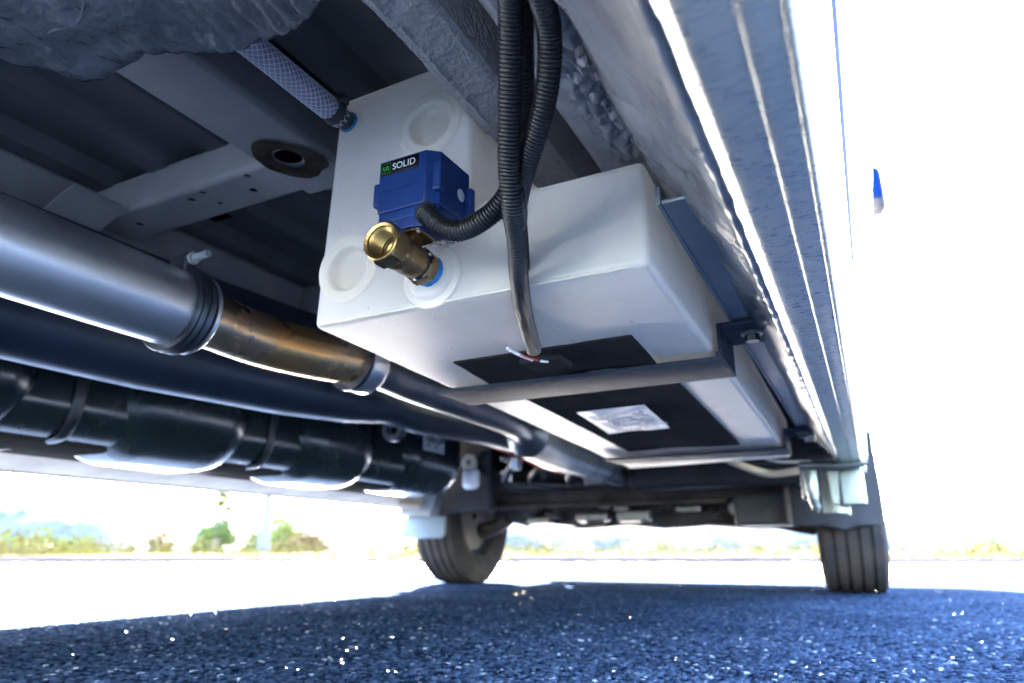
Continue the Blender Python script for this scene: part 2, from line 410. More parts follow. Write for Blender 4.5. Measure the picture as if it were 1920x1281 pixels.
# hills
def ridge(name, pts, dist, depth, m, rough):
    """pts: (bearing in degrees from the line of sight, height)"""
    V = []; F = []; n = 0; b0, b1 = pts[0][0], pts[-1][0]; N = 150; K = 14
    for j in range(N):
        b = b0+(b1-b0)*j/(N-1); h = 0
        for (p, hp), (q, hq) in zip(pts, pts[1:]):
            if p <= b <= q: t = (b-p)/(q-p); t = t*t*(3-2*t); h = hp+(hq-hp)*t
        for k in range(K):
            u = k/(K-1); d = dist+depth*u; prof = math.sin(math.pi*min(1, u*1.0))**.8 if u < 1 else 0
            x = d*math.tan(R(b)); hh = h*prof*(1+rough*fbm((x*.012, d*.012, 3), 1, 5)) + 2.2*prof*abs(fbm((x*.08, d*.08, 9), 1, 3))
            V.append(hd(x, d, max(-1, hh)))
    for j in range(N-1):
        for k in range(K-1): F.append((j*K+k, j*K+k+1, (j+1)*K+k+1, (j+1)*K+k))
    return structure(link(name, mesh(name, V, F), m))
hill_m = mat('wooded_hill', (0.0228, 0.0323, 0.0418), .95, 0, spec=0, vscale=.03, c2=(0.0720, 0.0648, 0.0540), bump=.5, bscale=.08, bdist=4)
hill_f = mat('far_hill', (0.0247, 0.0323, 0.0456), .95, 0, spec=0, vscale=.012, c2=(0.0540, 0.0540, 0.0576), bump=.5, bscale=.05, bdist=5)
ridge('near_hill', [(-50, 30), (-40, 50), (-36, 58), (-33, 60), (-31, 50), (-28, 40), (-25, 33), (-22, 27), (-19, 22), (-14, 17), (-8, 12), (-3, 6), (0, 0)], 560, 300, hill_m, .25)
ridge('far_hill', [(-50, 60), (-30, 66), (-18, 64), (-8, 60), (0, 72), (4, 62), (8, 68), (14, 60), (22, 66), (26, 62), (28.5, 58), (31, 40), (33, 46), (35, 40), (44, 34), (52, 30)], 1200, 500, hill_f, .15)
# dry grass beyond the kerb, one mass
def grass():
    V = []; F = []
    for k in range(5200):
        f = 10.45 + 13*random.random()**1.6; r = f*random.uniform(-.95, .95); h = random.uniform(.04, .16)*(1.4 if random.random() < .15 else 1)
        if noise.noise(Vector((r*.3, f*.2, 0))) < -.25: h *= .5
        for q in range(3):
            th = random.random()*6.28; dx, dy = .01*math.cos(th), .01*math.sin(th); lx, ly = random.gauss(0, .05), random.gauss(0, .05)
            ox, oy = random.gauss(0, .05), random.gauss(0, .05); n = len(V)
            V += [hd(r+ox-dx, f+oy-dy, -.02), hd(r+ox+dx, f+oy+dy, -.02), hd(r+ox+lx, f+oy+ly, h)]; F.append((n, n+1, n+2))
    o = link('dry_grass', mesh('dry_grass', V, F), mat('dry_grass_blades', (0.0600, 0.0460, 0.0240), .9, 0, spec=0, vscale=.4, c2=(0.0320, 0.0360, 0.0160)), smooth=False)
    o['kind'] = 'stuff'; return tag(o, 'dry straw coloured grass beyond the low kerb', 'grass')
grass()
def scrub():
    V = []; F = []; r2 = random.Random(11)
    cl = [(r2.uniform(-.95, .9), r2.uniform(24, 58), r2.uniform(.5, 2.2), r2.uniform(.25, .95)) for k in range(110)]
    for k in range(9000):
        c = r2.choice(cl); f = c[1]+r2.gauss(0, .6); r = c[0]*c[1]+r2.gauss(0, c[2]); z = c[3]*r2.random()**.8*math.exp(-((r-c[0]*c[1])/(2*c[2]))**2)
        u = Vector((r2.gauss(0, 1), r2.gauss(0, 1), r2.gauss(0, 1))).normalized()*.09; w2 = u.orthogonal().normalized()*.06; p = Vector(hd(r, f, z)); n = len(V)
        V += [tuple(p+u), tuple(p+w2), tuple(p-u), tuple(p-w2)]; F.append((n, n+1, n+2, n+3))
    o = link('scrub', mesh('scrub', V, F), mat('scrub_leaves', (0.0660, 0.0616, 0.0154), .9, 0, spec=0, vscale=.15, c2=(0.0572, 0.0416, 0.0208)), smooth=False)
    o['kind'] = 'stuff'; return tag(o, 'low yellow green scrub spread across the dry field', 'scrub')
scrub()
bark = mat('bark', (.12, .09, .07), .9)
def leafm(name, a, b):
    return mat(name, tuple(q*.42 for q in a), .8, 0, spec=.1, vscale=.8, c2=tuple(q*.42 for q in b))
L_green = leafm('green_leaves', (.05, .09, .03), (.09, .12, .03)); L_yel = leafm('yellow_green_leaves', (.16, .17, .03), (.10, .12, .03)); L_brown = leafm('brown_leaves', (.17, .11, .04), (.10, .07, .035))
def shrub(name, label, cat, r, f, wd, ht, m, n=900, trunk=.3, tall=False, ls=.16):
    base = hd(r, f, 0); t = thing(name, label, cat, base)
    tv, tf = [], []
    parts = [tube([(0, 0, -.1), (.03, 0, ht*.4), (.0, .04, ht*.85)], [ht*.03+.04, ht*.02+.02, .02], 8)]
    for k in range(5):
        a = random.random()*6.28; parts.append(tube([(0, 0, ht*.15*k/2), (math.cos(a)*wd*.3, math.sin(a)*wd*.3, ht*(.35+.1*k))], [ht*.015+.02, .01], 6))
    V, F = join(parts); link('trunk', mesh('trunk', [(x+base[0], y+base[1], z) for x, y, z in V], F), bark, t)
    cl = []
    for k in range(14):
        a = random.random()*6.28; q = random.random()**.5; hz = random.random()
        rr = wd*.42*q*(1 if not tall else (1.05-hz*.7)); cl.append((math.cos(a)*rr, math.sin(a)*rr, ht*(.12+.8*hz)*(1-.25*q if not tall else 1), wd*random.uniform(.14, .26)))
    V = []; F = []
    for k in range(n):
        c = random.choice(cl); d = Vector((random.gauss(0, 1), random.gauss(0, 1), random.gauss(0, .8))); d = d.normalized()*c[3]*random.random()**.4
        p = Vector(c[:3])+d; p.z = max(.05, p.z)
        u = Vector((random.gauss(0, 1), random.gauss(0, 1), random.gauss(0, 1))).normalized(); w_ = u.orthogonal().normalized(); s = ls*random.uniform(.6, 1.3)
        q = len(V)
        for a, b in ((u, 1), (w_, .6), (u, -1), (w_, -.6)): V.append(tuple(p + a*s*b + Vector(base)))
        F.append((q, q+1, q+2, q+3))
    link('crown', mesh('crown', V, F), m, t, smooth=False)
    return t
shrub('roadside_tree', 'thin tall green tree rising out of the bush left of the pale pole', 'tree', -26.2, 64, 2.2, 6.6, L_green, 1500, tall=True, ls=.2)
shrub('bush', 'dark green round bush at the foot of the thin tall tree', 'bush', -26.0, 62, 3.2, 2.9, L_green, 1100, ls=.2)
shrub('bush', 'bright green bush right behind the pale tapered pole', 'bush', -21.0, 63, 6.0, 3.0, L_yel, 1500, ls=.22)
shrub('bush', 'low yellow green bush far left in front of the hill', 'bush', -31.5, 48, 5.4, 1.25, L_yel, 1300, ls=.15)
shrub('bush', 'small brown bush between the low white shed and the green bush', 'bush', -26.5, 54, 2.0, 1.6, L_brown, 600, ls=.14)
shrub('bush', 'sparse tan bush right of the pale pole near the front left wheel', 'bush', -13.6, 47, 3.4, 1.5, L_brown, 700, ls=.14)
shrub('bush', 'grey green shrub in the dry field right of the near front wheel', 'bush', 34.5, 52, 3.0, 1.5, L_green, 600, ls=.15)
shrub('bush', 'low olive bush at the far right edge of the dry field', 'bush', 44.5, 58, 4.2, 1.9, L_yel, 700, ls=.17)
# pale tapered pole
t = thing('lamp_post', 'pale tapering pole on a wide footing standing beyond the kerb', 'lamp post', hd(-13.6, 39))
px, py, _ = hd(-13.6, 39)
pole_m = mat('pale_pole_paint', (0.0665, 0.0703, 0.0817), .8, spec=0)
V, F = lathe([(0, 0), (0, .40), (.5, .36), (1.5, .26), (1.52, 0)], (px, py, 0), 'z', 24); link('footing', mesh('footing', V, F), pole_m, t)
V, F = lathe([(1.5, .25), (3, .20), (7, .15), (7.02, 0)], (px, py, 0), 'z', 16); link('pole', mesh('pole', V, F), pole_m, t)
V, F = tube([(px, py, 6.9), (px+.8, py, 7.15), (px+1.6, py, 7.15)], .05, 8); link('lamp_arm', mesh('lamp_arm', V, F), pole_m, t)
V, F = rbox(px+1.4, px+2.1, py-.15, py+.15, 7.05, 7.2, .05); link('lamp_head', mesh('lamp_head', V, F), pole_m, t)
# low white shed
bx, by, _ = hd(-27.5, 56); t = thing('shed', 'low white shed in the field beside the small brown bush', 'shed', (bx, by, 0))
V, F = box(bx-1.7, bx+1.7, by-1, by+1, 0, .85); link('wall', mesh('wall', V, F), M['paper'], t, False)
V, F = prism([(bx-1.85, .84), (bx+1.85, .84), (bx+1.6, 1.05), (bx-1.6, 1.05)], by-1.15, by+1.15); link('roof', mesh('roof', V, F), mat('pale_roof', (.5, .5, .5), .6), t, False)
V, F = box(bx-.3, bx+.3, by-1.02, by-.98, .0, .7); link('door', mesh('door', V, F), M['print'], t, False)
# two distant parked cars seen under the van
def car(r, f, m, label):
    b = hd(r, f); t = thing('parked_car', label, 'car', b, 'cars parked far off')
    T = lambda vf: ([(x+b[0], y+b[1], z) for x, y, z in vf[0]], vf[1])
    side = [(-2.1, .35), (-2.15, .75), (-1.3, .95), (-.75, 1.42), (.75, 1.45), (1.5, .95), (2.1, .85), (2.15, .35)]
    V, F = T(prism(side, -.85, .85)); o = link('body', mesh('body', V, F), m, t); bevel(o, .06)
    V, F = T(join([prism([(-1.1, .96), (-.68, 1.34), (.68, 1.36), (1.25, .96)], -.87, -.86)])); link('window', mesh('window', V, F), M['void'], t, False)
    for x in (-1.35, 1.35):
        for y in (-.88, .68):
            V, F = T(lathe([(y, 0), (y, .3), (y+.03, .33), (y+.17, .33), (y+.2, .3), (y+.2, 0)], (x, 0, .33), 'y', 24)); link('wheel', mesh('wheel', V, F), M['tyre'], t)
car(9.3, 100, M['paper'], 'white car parked far off, nearer to the left front wheel')
car(18.4, 102, mat('silver_car_paint', (.5, .52, .55), .3, .6), 'silver car parked far off, nearer to the right front wheel')

# ================================================================ the van
van = thing('camper_van', 'white van seen from underneath, shading the asphalt, its front wheels ahead', 'van', (-.95, 1.2, 0))
def part(name, vf, m, parent=van, **k): return link(name, mesh(name, *vf), M[m] if isinstance(m, str) else m, parent, **k)
# ---- outer body
rs = [(.007, .40), (.020, .46), (.026, .56), (.048, .66), (.075, .80), (.102, .95), (.120, 1.06), (.134, 1.18), (.138, 1.35), (.132, 1.6), (.115, 1.9), (.07, 2.3), (.0, 2.48), (-.12, 2.55)]
roof = rs + [(-1.78-.12+.0, 2.55)] + [(-1.90-x, z) for x, z in reversed(rs[:-1])]
def shell(y0, y1, prof, name, m='paint', ny=2, th=.004):
    return part(name, sheet(prof, y0, y1, ny, None, th), m)
rr_ = [p for p in rs]
shell(-1.35, 2.60, rs, 'side_panel', ny=20)
shell(-1.35, 2.60, [(-1.90-x, z) for x, z in reversed(rs)], 'side_panel', ny=20)
shell(-1.35, 2.95, [(-.12, 2.552), (-1.78, 2.552)], 'roof')
part('rear_door', box(-1.95, .05, -1.39, -1.35, .5, 2.5), 'paint')
hi = [p for p in rs if p[1] >= .79]
for s in (0, 1):
    pr = hi if not s else [(-1.90-x, z) for x, z in reversed(hi)]
    # cab side over the wheel arch: falls away with the windscreen and bonnet
    V = []; F = []; n = len(pr); ny = 16
    for k in range(ny+1):
        y = 2.6015 + (4.0-2.6015)*k/ny
        top = 2.55 if y < 2.9 else max(1.0, 2.55-(y-2.9)*1.75) if y < 3.55 else 1.42-(y-3.55)*1.0
        for x, z in pr: V.append((x, y, min(z, top)))
    for k in range(ny):
        for i in range(n-1): a = k*n+i; F.append((a, a+1, a+n+1, a+n))
    part('front_wing', (V, F), 'paint')
    low = [(x, z) for x, z in rs if z <= .81]
    low = low if not s else [(-1.90-x, z) for x, z in reversed(low)]
    shell(3.56, 4.0, low, 'front_corner_panel')
part('windscreen', ([(-1.85, 2.9, 2.5), (-.05, 2.9, 2.5), (.05, 3.55, 1.42), (-1.95, 3.55, 1.42)], [(0, 1, 2, 3)]), 'void')
part('bonnet', ([(-1.99, 3.55, 1.40), (.09, 3.55, 1.40), (.0, 4.0, .98), (-1.90, 4.0, .98)], [(0, 1, 2, 3)]), 'paint')
part('front_bumper', rbox(-1.93, .03, 3.98, 4.12, .28, 1.0, .05), 'flap')
part('engine_undertray', rbox(-1.45, -.45, 3.35, 3.98, .285, .31, .01), 'darkmetal')
# body seam above the sill: a rubbing strip
part('door_gap_seal', prism([(.0235, .536), (.0285, .538), (.0300, .546), (.0255, .548)], -.6, 2.55), mat('dark_blue_door_seal', (.02, .04, .12), .5))
# ---- mirror
mr = part('side_mirror', rbox(.13, .285, 3.52, 3.66, 1.77, 2.03, .05), M['flap']); part('mirror_glass', rbox(.16, .270, 3.512, 3.522, 1.83, 1.995, .005), 'mirror', mr)
part('mirror_arm', tube([(.11, 3.6, 1.72), (.16, 3.6, 1.80), (.2, 3.6, 1.86)], .02, 10), 'black', mr)
# ---- galvanised sill: ribbed profile
zb = .15
def rt(r, z): return (r*(z-zb), z)
sill_prof = dense([(q.x, q.z) for q in spline([(a, 0, b) for a, b in [(-.0568, .3640), (-.0556, .3605), (-.0500, .3562), (-.0437, .3519), (-.0405, .3507), (-.0350, .3507), (-.0280, .3511), (-.0212, .3515), (-.0190, .3508), (-.0165, .3505), (-.0110, .3508), (-.0052, .3512), (-.0032, .3505), (-.0014, .3504), (.0014, .3520), (.0040, .3552), (.0055, .361), (.0062, .372), (.0065, .386), (.0068, .400)]], 5)], .0009)
part('sill_rail', sheet(sill_prof, .02, 1.86, 260, lambda x, y, z: .0005*fbm((x*3, y*4, z*3), 1, 2) + .00005*noise.noise(Vector((x*30, y*160, 1))), .002), 'galv')
# ---- wavy seam-sealed flange between the sill and the tank
fl = dense([(-.1285, .478), (-.1245, .470), (-.119, .448), (-.112, .430), (-.098, .414), (-.082, .396), (-.070, .384), (-.060, .372), (-.0545, .362), (-.052, .356)], .0022)
def wav(x, y, z):
    k = max(0, 1-max(0, y-.42)/.35) if y > .42 else 1
    e = min(1, abs(x+.052)*25, 1)
    return (.008*fbm((x*9, y*5, z*9), 1, 3) + .006*noise.noise(Vector((x*28, y*14, 2))) + .0018*fbm((x*60, y*36, 5), 1, 3) + .005*abs(noise.noise(Vector((x*70+z*50, y*7, 8)))))*(.25+.75*k)*(.35+.65*e)
part('sealed_flange', sheet(fl, .02, 1.80, 420, wav, .002), 'sealer')
# crusty bead along the lower edge
P = [Vector((-.0535+.0012*noise.noise(Vector((k*.23, 0, 0))), .05+k*.0062, .357+.0016*noise.noise(Vector((k*.31, 4, 0))))) for k in range(270)]
part('seam_bead', tube(P, [.0022+.0016*abs(noise.noise(Vector((k*.45, 9, 1)))) for k in range(270)], 8), 'sealer')
# ---- strip with honeycombed cavity sealant
hp = dense([rt(-.53, .515), rt(-.525, .497), rt(-.515, .4905), rt(-.490, .488), rt(-.46, .4865), rt(-.40, .485)], .0013)
def honey(x, y, z):
    r = x/(z-zb); u = (r+.49)/.04
    k = max(0, min(1, u)) * max(0, min(1, 1.0-(y-.47)/.10))
    if k <= 0: return .0004*noise.noise(Vector((x*90, y*90, 0)))
    c = noise.voronoi(Vector((x*85, y*75, .3)))[0]; d = c[1]-c[0]
    return k*(-.0065*min(1, d*2.2) + .0025*fbm((x*80, y*80, 3), 1, 3) + .0012)
part('sealant_strip', sheet(hp, .05, 1.2, 620, lambda x, y, z: -honey(x, y, z), .003), 'honey')
# ---- longitudinal stone-chip coated rail
rp_ = dense([(-.297, .640), (-.2955, .560), (-.2925, .5535), (-.2890, .551), (-.283, .5495), (-.262, .5480), (-.246, .5475), (-.2405, .550), (-.239, .56), (-.239, .65)], .003)
def railbump(x, y, z):
    o = .0012*noise.noise(Vector((x*170, y*170, z*170))) + .0016*fbm((x*40, y*40, z*40), 1, 2)
    e = abs(x+.281 + .004*noise.noise(Vector((y*14, 3, 0))))
    if z < .552: o -= .0022*math.exp(-(e/.0016)**2)
    if x < -.284: o += .0012*fbm((x*60, y*45, z*60), 1, 3)
    return -o
part('chassis_rail', sheet(rp_, .06, .95, 420, railbump, .004), 'stone')
# ---- floor pan with pressed ribs, running along the van
fp = []
x = -1.95
while x < -.02:
    fp += [(x, .715), (x+.045, .715), (x+.057, .692), (x+.093, .692), (x+.105, .715)]; x += .125
part('floor_pan', sheet(fp, -.6, 3.0, 30, None, .003), 'floor')
for (sx, sy) in ((-.92, .72), (-1.02, .80), (-.83, .66), (-.80, .92), (-.75, 1.08), (-1.12, .90)):
    part('drain_slot_shade', rbox(sx-.028, sx+.028, sy-.006, sy+.006, .6985, .703, .002, 3), 'void')  # black bars paint the shade of open slots, floor is uncut
# ---- second longitudinal rail with its access hole
o = part('access_rail', prism([(-.640, .700), (-.629, .622), (-.625, .618), (-.538, .616), (-.533, .620), (-.524, .690)], .10, .62), 'under')
bevel(o, .006)
boolean(o, [lathe([(.59, 0), (.59, .0172), (.66, .0172), (.66, 0)], (-.583, .536, 0), 'z', 28)])
part('hole_shade_disc', lathe([(.6195, 0), (.6195, .0171), (.6205, .0171), (.6205, 0)], (-.583, .536, 0), 'z', 32), 'void')  # black disc just inside the hole paints its inner shade
V = []; F = []; NR, NT = 14, 72
for a in range(NR):
    for k in range(NT):
        th = 2*math.pi*k/NT; ro = 1+.30*noise.noise(Vector((math.cos(th)*.9, math.sin(th)*.9, 2)))+.04*noise.noise(Vector((math.cos(th)*3, math.sin(th)*3, 5)))
        e = (.0195/.043)+(1-.0195/.043)*a/(NR-1); x = -.583+.041*e*math.cos(th)*(ro if a else 1); y = .540+.046*e*math.sin(th)*(ro if a else 1) - (.004*(1-a/(NR-1)))
        x = min(-.5385, max(-.6245, x)); V.append((x, y, .6180-(.0022*(x+.625)/.087)-.0014))
for a in range(NR-1):
    for k in range(NT): k2 = (k+1) % NT; F.append((a*NT+k, a*NT+k2, (a+1)*NT+k2, (a+1)*NT+k))
o = part('wax_stain', (V, F), 'rust')
# ---- transverse cross-member with bolt holes
cm = part('cross_member', rbox(-1.14, -.642, .560, .640, .640, .700, .010, 4), 'under_light')
holes = [(-1.42, 1.168), (-1.467, 1.233), (-1.611, 1.177), (-1.674, 1.191), (-1.615, 1.243), (-1.96, 1.226)]
boolean(cm, [lathe([(.60, 0), (.60, r), (.655, r), (.655, 0)], (a*.490, b*.490, 0), 'z', 16) for (a, b), r in zip(holes, (.0055, .0068, .0055, .0065, .0052, .0072))])
for (a, b), r in zip(holes, (.0043, .005, .0046, .005, .004, .0058)):
    part('bolt_hole_shade', lathe([(.6425, 0), (.6425, r*1.22), (.6435, r*1.22), (.6435, 0)], (a*.49, b*.49, 0), 'z', 14), 'void', cm)  # black discs paint the shade inside the cut holes
cr = part('curved_gusset', sheet(dense([(-1.035, .600), (-1.02, .606), (-.985, .622), (-.955, .634), (-.93, .640)], .006), .480, .560, 10, None, .004), 'under_light')
o = part('outer_rail', prism([(-1.30, .700), (-1.285, .615), (-1.07, .600), (-1.035, .610), (-1.02, .700)], .15, 1.05), 'under_light'); bevel(o, .012)
for yy in (.36, .47): part('rail_slot_shade', rbox(-1.13, -1.10, yy, yy+.055, .5975, .6035, .0015, 3), 'void')  # slots drawn as black bars, their shade painted on the solid rail
# second cross-member farther on, and floor clutter
o = part('cross_member', rbox(-1.9, -.30, 1.02, 1.10, .630, .700, .010), 'under')
o = part('cross_member', rbox(-1.9, -.30, 1.75, 1.85, .600, .700, .012), 'under')
# ---- undercoat-smeared body mount near the lens
def blob():
    out = [(-1.516, .585), (-1.50, .63), (-1.47, .665), (-1.44, .70), (-1.425, .722), (-1.37, .735), (-1.29, .735), (-1.235, .722), (-1.20, .735), (-1.14, .765), (-1.075, .800), (-.98, .812), (-.90, .812), (-.836, .795), (-.80, .77), (-.775, .73)]
    near = [(-1.516, .40), (-.775, .40)]
    V = []; F = []; NU = 150; NV = 60; zr = .40
    top = out
    for i in range(NU):
        u = i/(NU-1)*(len(top)-1); k = min(int(u), len(top)-2); t = u-k
        a = top[max(0, k-1)], top[k], top[k+1], top[min(len(top)-1, k+2)]
        cr_ = lambda q: .5*((2*a[1][q])+(a[2][q]-a[0][q])*t+(2*a[0][q]-5*a[1][q]+4*a[2][q]-a[3][q])*t*t+(3*a[1][q]-a[0][q]-3*a[2][q]+a[3][q])*t**3)
        ex, ey = cr_(0)*zr, cr_(1)*zr
        for j in range(NV):
            v = j/(NV-1)
            s = min(1, v/.72)                      # underside from the near end to the far rim
            y = ey*(.30+.70*s) if v <= .72 else ey
            x = ex*(1 + (0 if v <= .72 else 0)) + (1-s)*.01
            bul = .030*math.sin(math.pi*min(1, i/(NU-1)))**.5
            z = zb+zr - bul*(1-(1-s)**2)*.0
            if v > .72:
                q = (v-.72)/.28; th = q*math.pi*.9; rad = .013
                y = ey-rad+rad*math.sin(th) ; z = zb+zr+rad-rad*math.cos(th) + max(0, q-.5)*.10
            else:
                y = y - .013*s
            d = .0045*fbm((x*22, y*22, 1), 1, 3) + .0016*fbm((x*80, y*80, 4), 1, 3)
            wr = max(0, x+.50)/.18 * max(0, 1-abs(v-.72)/.35)
            d += wr*.0035*math.sin(x*430+2*noise.noise(Vector((x*30, y*30, 0)))+y*120)
            V.append((x, y, z+d))
    for i in range(NU-1):
        for j in range(NV-1): F.append((i*NV+j, i*NV+j+1, (i+1)*NV+j+1, (i+1)*NV+j))
    o = part('undercoated_mount', (V, F), 'blob', ang=None)
    md = o.modifiers.new('s', 'SOLIDIFY'); md.thickness = .004; md.offset = 0
    return o
blob()
P = spline([(-.555, .262, .5485), (-.540, .235, .5485), (-.500, .236, .5475), (-.452, .215, .549), (-.440, .236, .548), (-.425, .250, .549), (-.40, .25, .549)], 12)
part('sealer_bead', tube(P, .0016, 8), 'blob')

# ---- far-side structure: rounded rail, sill
dp = [(-1.10, .62), (-1.125, .55), (-1.115, .475), (-1.09, .432), (-1.055, .412), (-1.02, .418), (-.995, .445), (-.985, .50), (-.99, .62)]
V = []; F = []
path = [(.1, 0, 0, 1), (.7, 0, 0, 1), (1.0, .01, .015, 1), (1.2, .02, .030, .95), (1.32, .03, .045, .85), (1.45, .03, .03, .8), (1.8, .03, .05, .75), (2.6, .05, .06, .7)]
dpd = [(q.x, q.z) for q in spline([(a, 0, b) for a, b in dp], 7)]; n = len(dpd)
for y, dx, dz, s in path: V += [((x+1.05)*s-1.05+dx, y, (z-.5)*s+.5+dz*.6-.004) for x, z in dpd]
for k in range(len(path)-1):
    for i in range(n-1): a = k*n+i; F.append((a, a+1, a+n+1, a+n))
part('underfloor_rail', (V, F), 'duct')
for yy, zz in ((1.42, .452), (1.62, .470)):
    part('rail_bracket', join([lathe([(-.012, .018), (-.012, .032), (.012, .032), (.012, .018)], (-1.06, yy, zz), 'y', 20, True), rbox(-1.09, -1.03, yy-.02, yy+.05, zz+.03, zz+.06, .006)]), 'clamp')
part('far_sill', prism([(-1.955, .345), (-1.90, .345), (-1.86, .352), (-1.80, .372), (-1.76, .40), (-1.76, .72), (-1.955, .72)], -1.3, 2.62), 'cream')
part('far_sill_lip', prism([(-1.915, .338), (-1.905, .338), (-1.905, .35), (-1.915, .35)], -1.3, 2.5), 'cream')
part('side_box', rbox(-1.93, -1.78, 2.44, 2.66, .335, .50, .02), 'cream')
# ---- fuel tank with pressed lobes
ft = part('fuel_tank', rbox(-1.61, -1.332, .20, 2.20, .358, .64, .07, 8), 'fuel')
for (y0, y1, zb_) in ((.10, .735, .342), (.830, 1.235, .332), (1.325, 1.73, .332), (1.79, 2.235, .342)):
    part('tank_lobe', rbox(-1.62, -1.300, y0, y1, zb_, .74, .125, 12), 'fuel', ft)
part('tank_seam', prism([(-1.62, .356), (-1.61, .349), (-1.42, .347), (-1.40, .351), (-1.395, .360), (-1.61, .362)], .45, 2.15), 'flange', ft)
for yy in (.775, 1.268):
    P = spline([(-1.326, yy, .64), (-1.326, yy, .50), (-1.330, yy, .42), (-1.352, yy, .372), (-1.40, yy, .354), (-1.60, yy, .352)], 8)
    part('tank_strap', tube(P, .004, 8, sx=3.0), 'black', ft)
lb = part('tank_sticker', box(-1.2995, -1.2975, 1.905, 2.03, .475, .545), 'paper', ft, smooth=False)
part('sticker_print', join([box(-1.2975, -1.2965, 1.92+.045*i, 1.945+.045*i, .49+.02*j, .498+.02*j) for i in range(2) for j in range(3)]), 'print', ft, smooth=False)

# ---- exhaust
ex = part('exhaust_pipe', tube(spline([(-.757, -.30, .452), (-.757, .20, .451), (-.760, .42, .450), (-.764, .560, .450)], 10), .0500, 64), 'steel')
part('middle_pipe', tube(spline([(-.764, .560, .450), (-.764, .60, .450), (-.768, .672, .449), (-.757, .755, .449), (-.722, .863, .450)], 12), [.0385]*49, 64), 'heated', ex)
part('rear_pipe', tube(spline([(-.722, .863, .450), (-.722, .93, .451), (-.731, 1.02, .451), (-.735, 1.242, .451), (-.745, 1.46, .449), (-.80, 1.65, .448)], 12), .034, 48), 'steel_dull', ex)
P = spline([(-.785, 1.60, .448), (-.80, 1.68, .448), (-.815, 1.785, .447), (-.84, 1.93, .447), (-.855, 2.02, .449)], 10)
part('catalyst', tube(P, [.034+.024*min(1, i/8)*(1 if i < 34 else max(0, 1-(i-34)/8)) for i in range(len(P))], 48), 'steel_dull', ex)
P = spline([(-.85, 2.0, .449), (-.86, 2.12, .449), (-.875, 2.67, .452), (-.88, 2.75, .455)], 10)
part('flex_pipe', tube(P, .050, 40), 'steel_dull', ex)
for yy in (2.10, 2.28, 2.46, 2.62): part('pipe_band', lathe([(-.007, .049), (-.007, .0535), (.007, .0535), (.007, .049)], (-.868, yy, .450), 'y', 40, True), 'clamp', ex)
def ring(c, d, prof, name, m, parent, seg=64):
    V, F = lathe(prof, (0, 0, 0), 'y', seg, True); q = Vector((0, 1, 0)).rotation_difference(Vector(d).normalized())
    return part(name, ([tuple(q @ Vector(p) + Vector(c)) for p in V], F), m, parent)
d1 = (-.02, 1, 0)
ring((-.764, .550, .450), d1, [(-.016, .050), (-.0155, .0575), (-.0135, .0590), (-.0115, .0570), (-.0085, .0560), (-.0055, .0585), (-.0035, .0592), (-.0015, .0570), (.002, .0560), (.0055, .0575), (.0075, .0585), (.0095, .0560), (.011, .046), (.014, .038), (-.014, .038)], 'band_clamp', 'clamp', ex)
ring((-.764, .566, .450), d1, [(.0, .038), (.0, .0535), (.0045, .0545), (.0065, .0530), (.0075, .038)], 'clamp_collar', 'steel', ex)
part('clamp_lug', rbox(-.776, -.742, .533, .549, .485, .524, .004), 'clamp', ex)
part('clamp_bolt', tube([(-.750, .540, .5135), (-.712, .541, .5165)], .0048, 14), 'bolt', ex)
part('clamp_nut', hexbar((-.7385, .5405, .5145), .0085, .006, 'x'), 'bolt', ex)
d2 = (.10, 1, 0)
ring((-.722, .868, .450), d2, [(-.018, .036), (-.018, .047), (-.014, .0495), (.014, .0495), (.018, .047), (.018, .036)], 'pipe_sleeve', 'steel', ex, 48)
ring((-.726, .846, .450), d2, [(-.004, .036), (-.004, .050), (.004, .050), (.004, .036)], 'sleeve_clamp', 'clamp', ex, 48)

# ---- subframe, engine underside, clutter between the front wheels
sf = part('subframe', rbox(-1.80, -.26, 2.90, 3.04, .352, .430, .02), 'rusty')
part('subframe_end', rbox(-1.83, -1.70, 2.84, 3.05, .330, .470, .02), 'rusty', sf)
part('subframe_flange', prism([(-1.76, .338), (-.50, .335), (-.50, .352), (-1.76, .353)], 2.86, 2.898), 'rusty', sf)
eng = part('engine_underside', rbox(-1.42, -.40, 3.06, 3.50, .36, .9, .06), 'darkmetal')
part('gearbox', rbox(-1.60, -1.25, 3.1, 3.5, .33, .62, .06), 'darkmetal')
part('firewall', box(-1.90, -.03, 2.78, 2.80, .50, .90), 'void', smooth=False)
part('front_undertray', prism([(-1.60, .300), (-1.45, .262), (-1.30, .270), (-1.12, .25), (-.95, .262), (-.80, .245), (-.60, .255), (-.42, .238), (-.20, .25), (-.20, .35), (-1.60, .35)], 3.02, 3.30), 'darkmetal')
rnd = random.Random(5)
for k in range(26):
    x0 = rnd.uniform(-1.55, -.35); z0 = rnd.uniform(.262, .345); l = rnd.uniform(.03, .13); y0 = rnd.uniform(2.86, 3.0)
    part(rnd.choice(['bracket', 'engine_hose', 'heat_shield_scrap', 'bracket']), rbox(x0, x0+l, y0, y0+.06, z0-.012, z0+rnd.uniform(.0, .016), .005, 3), rnd.choice(['rusty', 'darkmetal', 'silverbit', 'rusty', 'darkmetal']))
part('cast_housing', rbox(-1.12, -.98, 2.80, 2.86, .272, .305, .008), 'silverbit'); part('cast_housing', rbox(-.935, -.80, 2.80, 2.86, .268, .312, .008), 'silverbit')
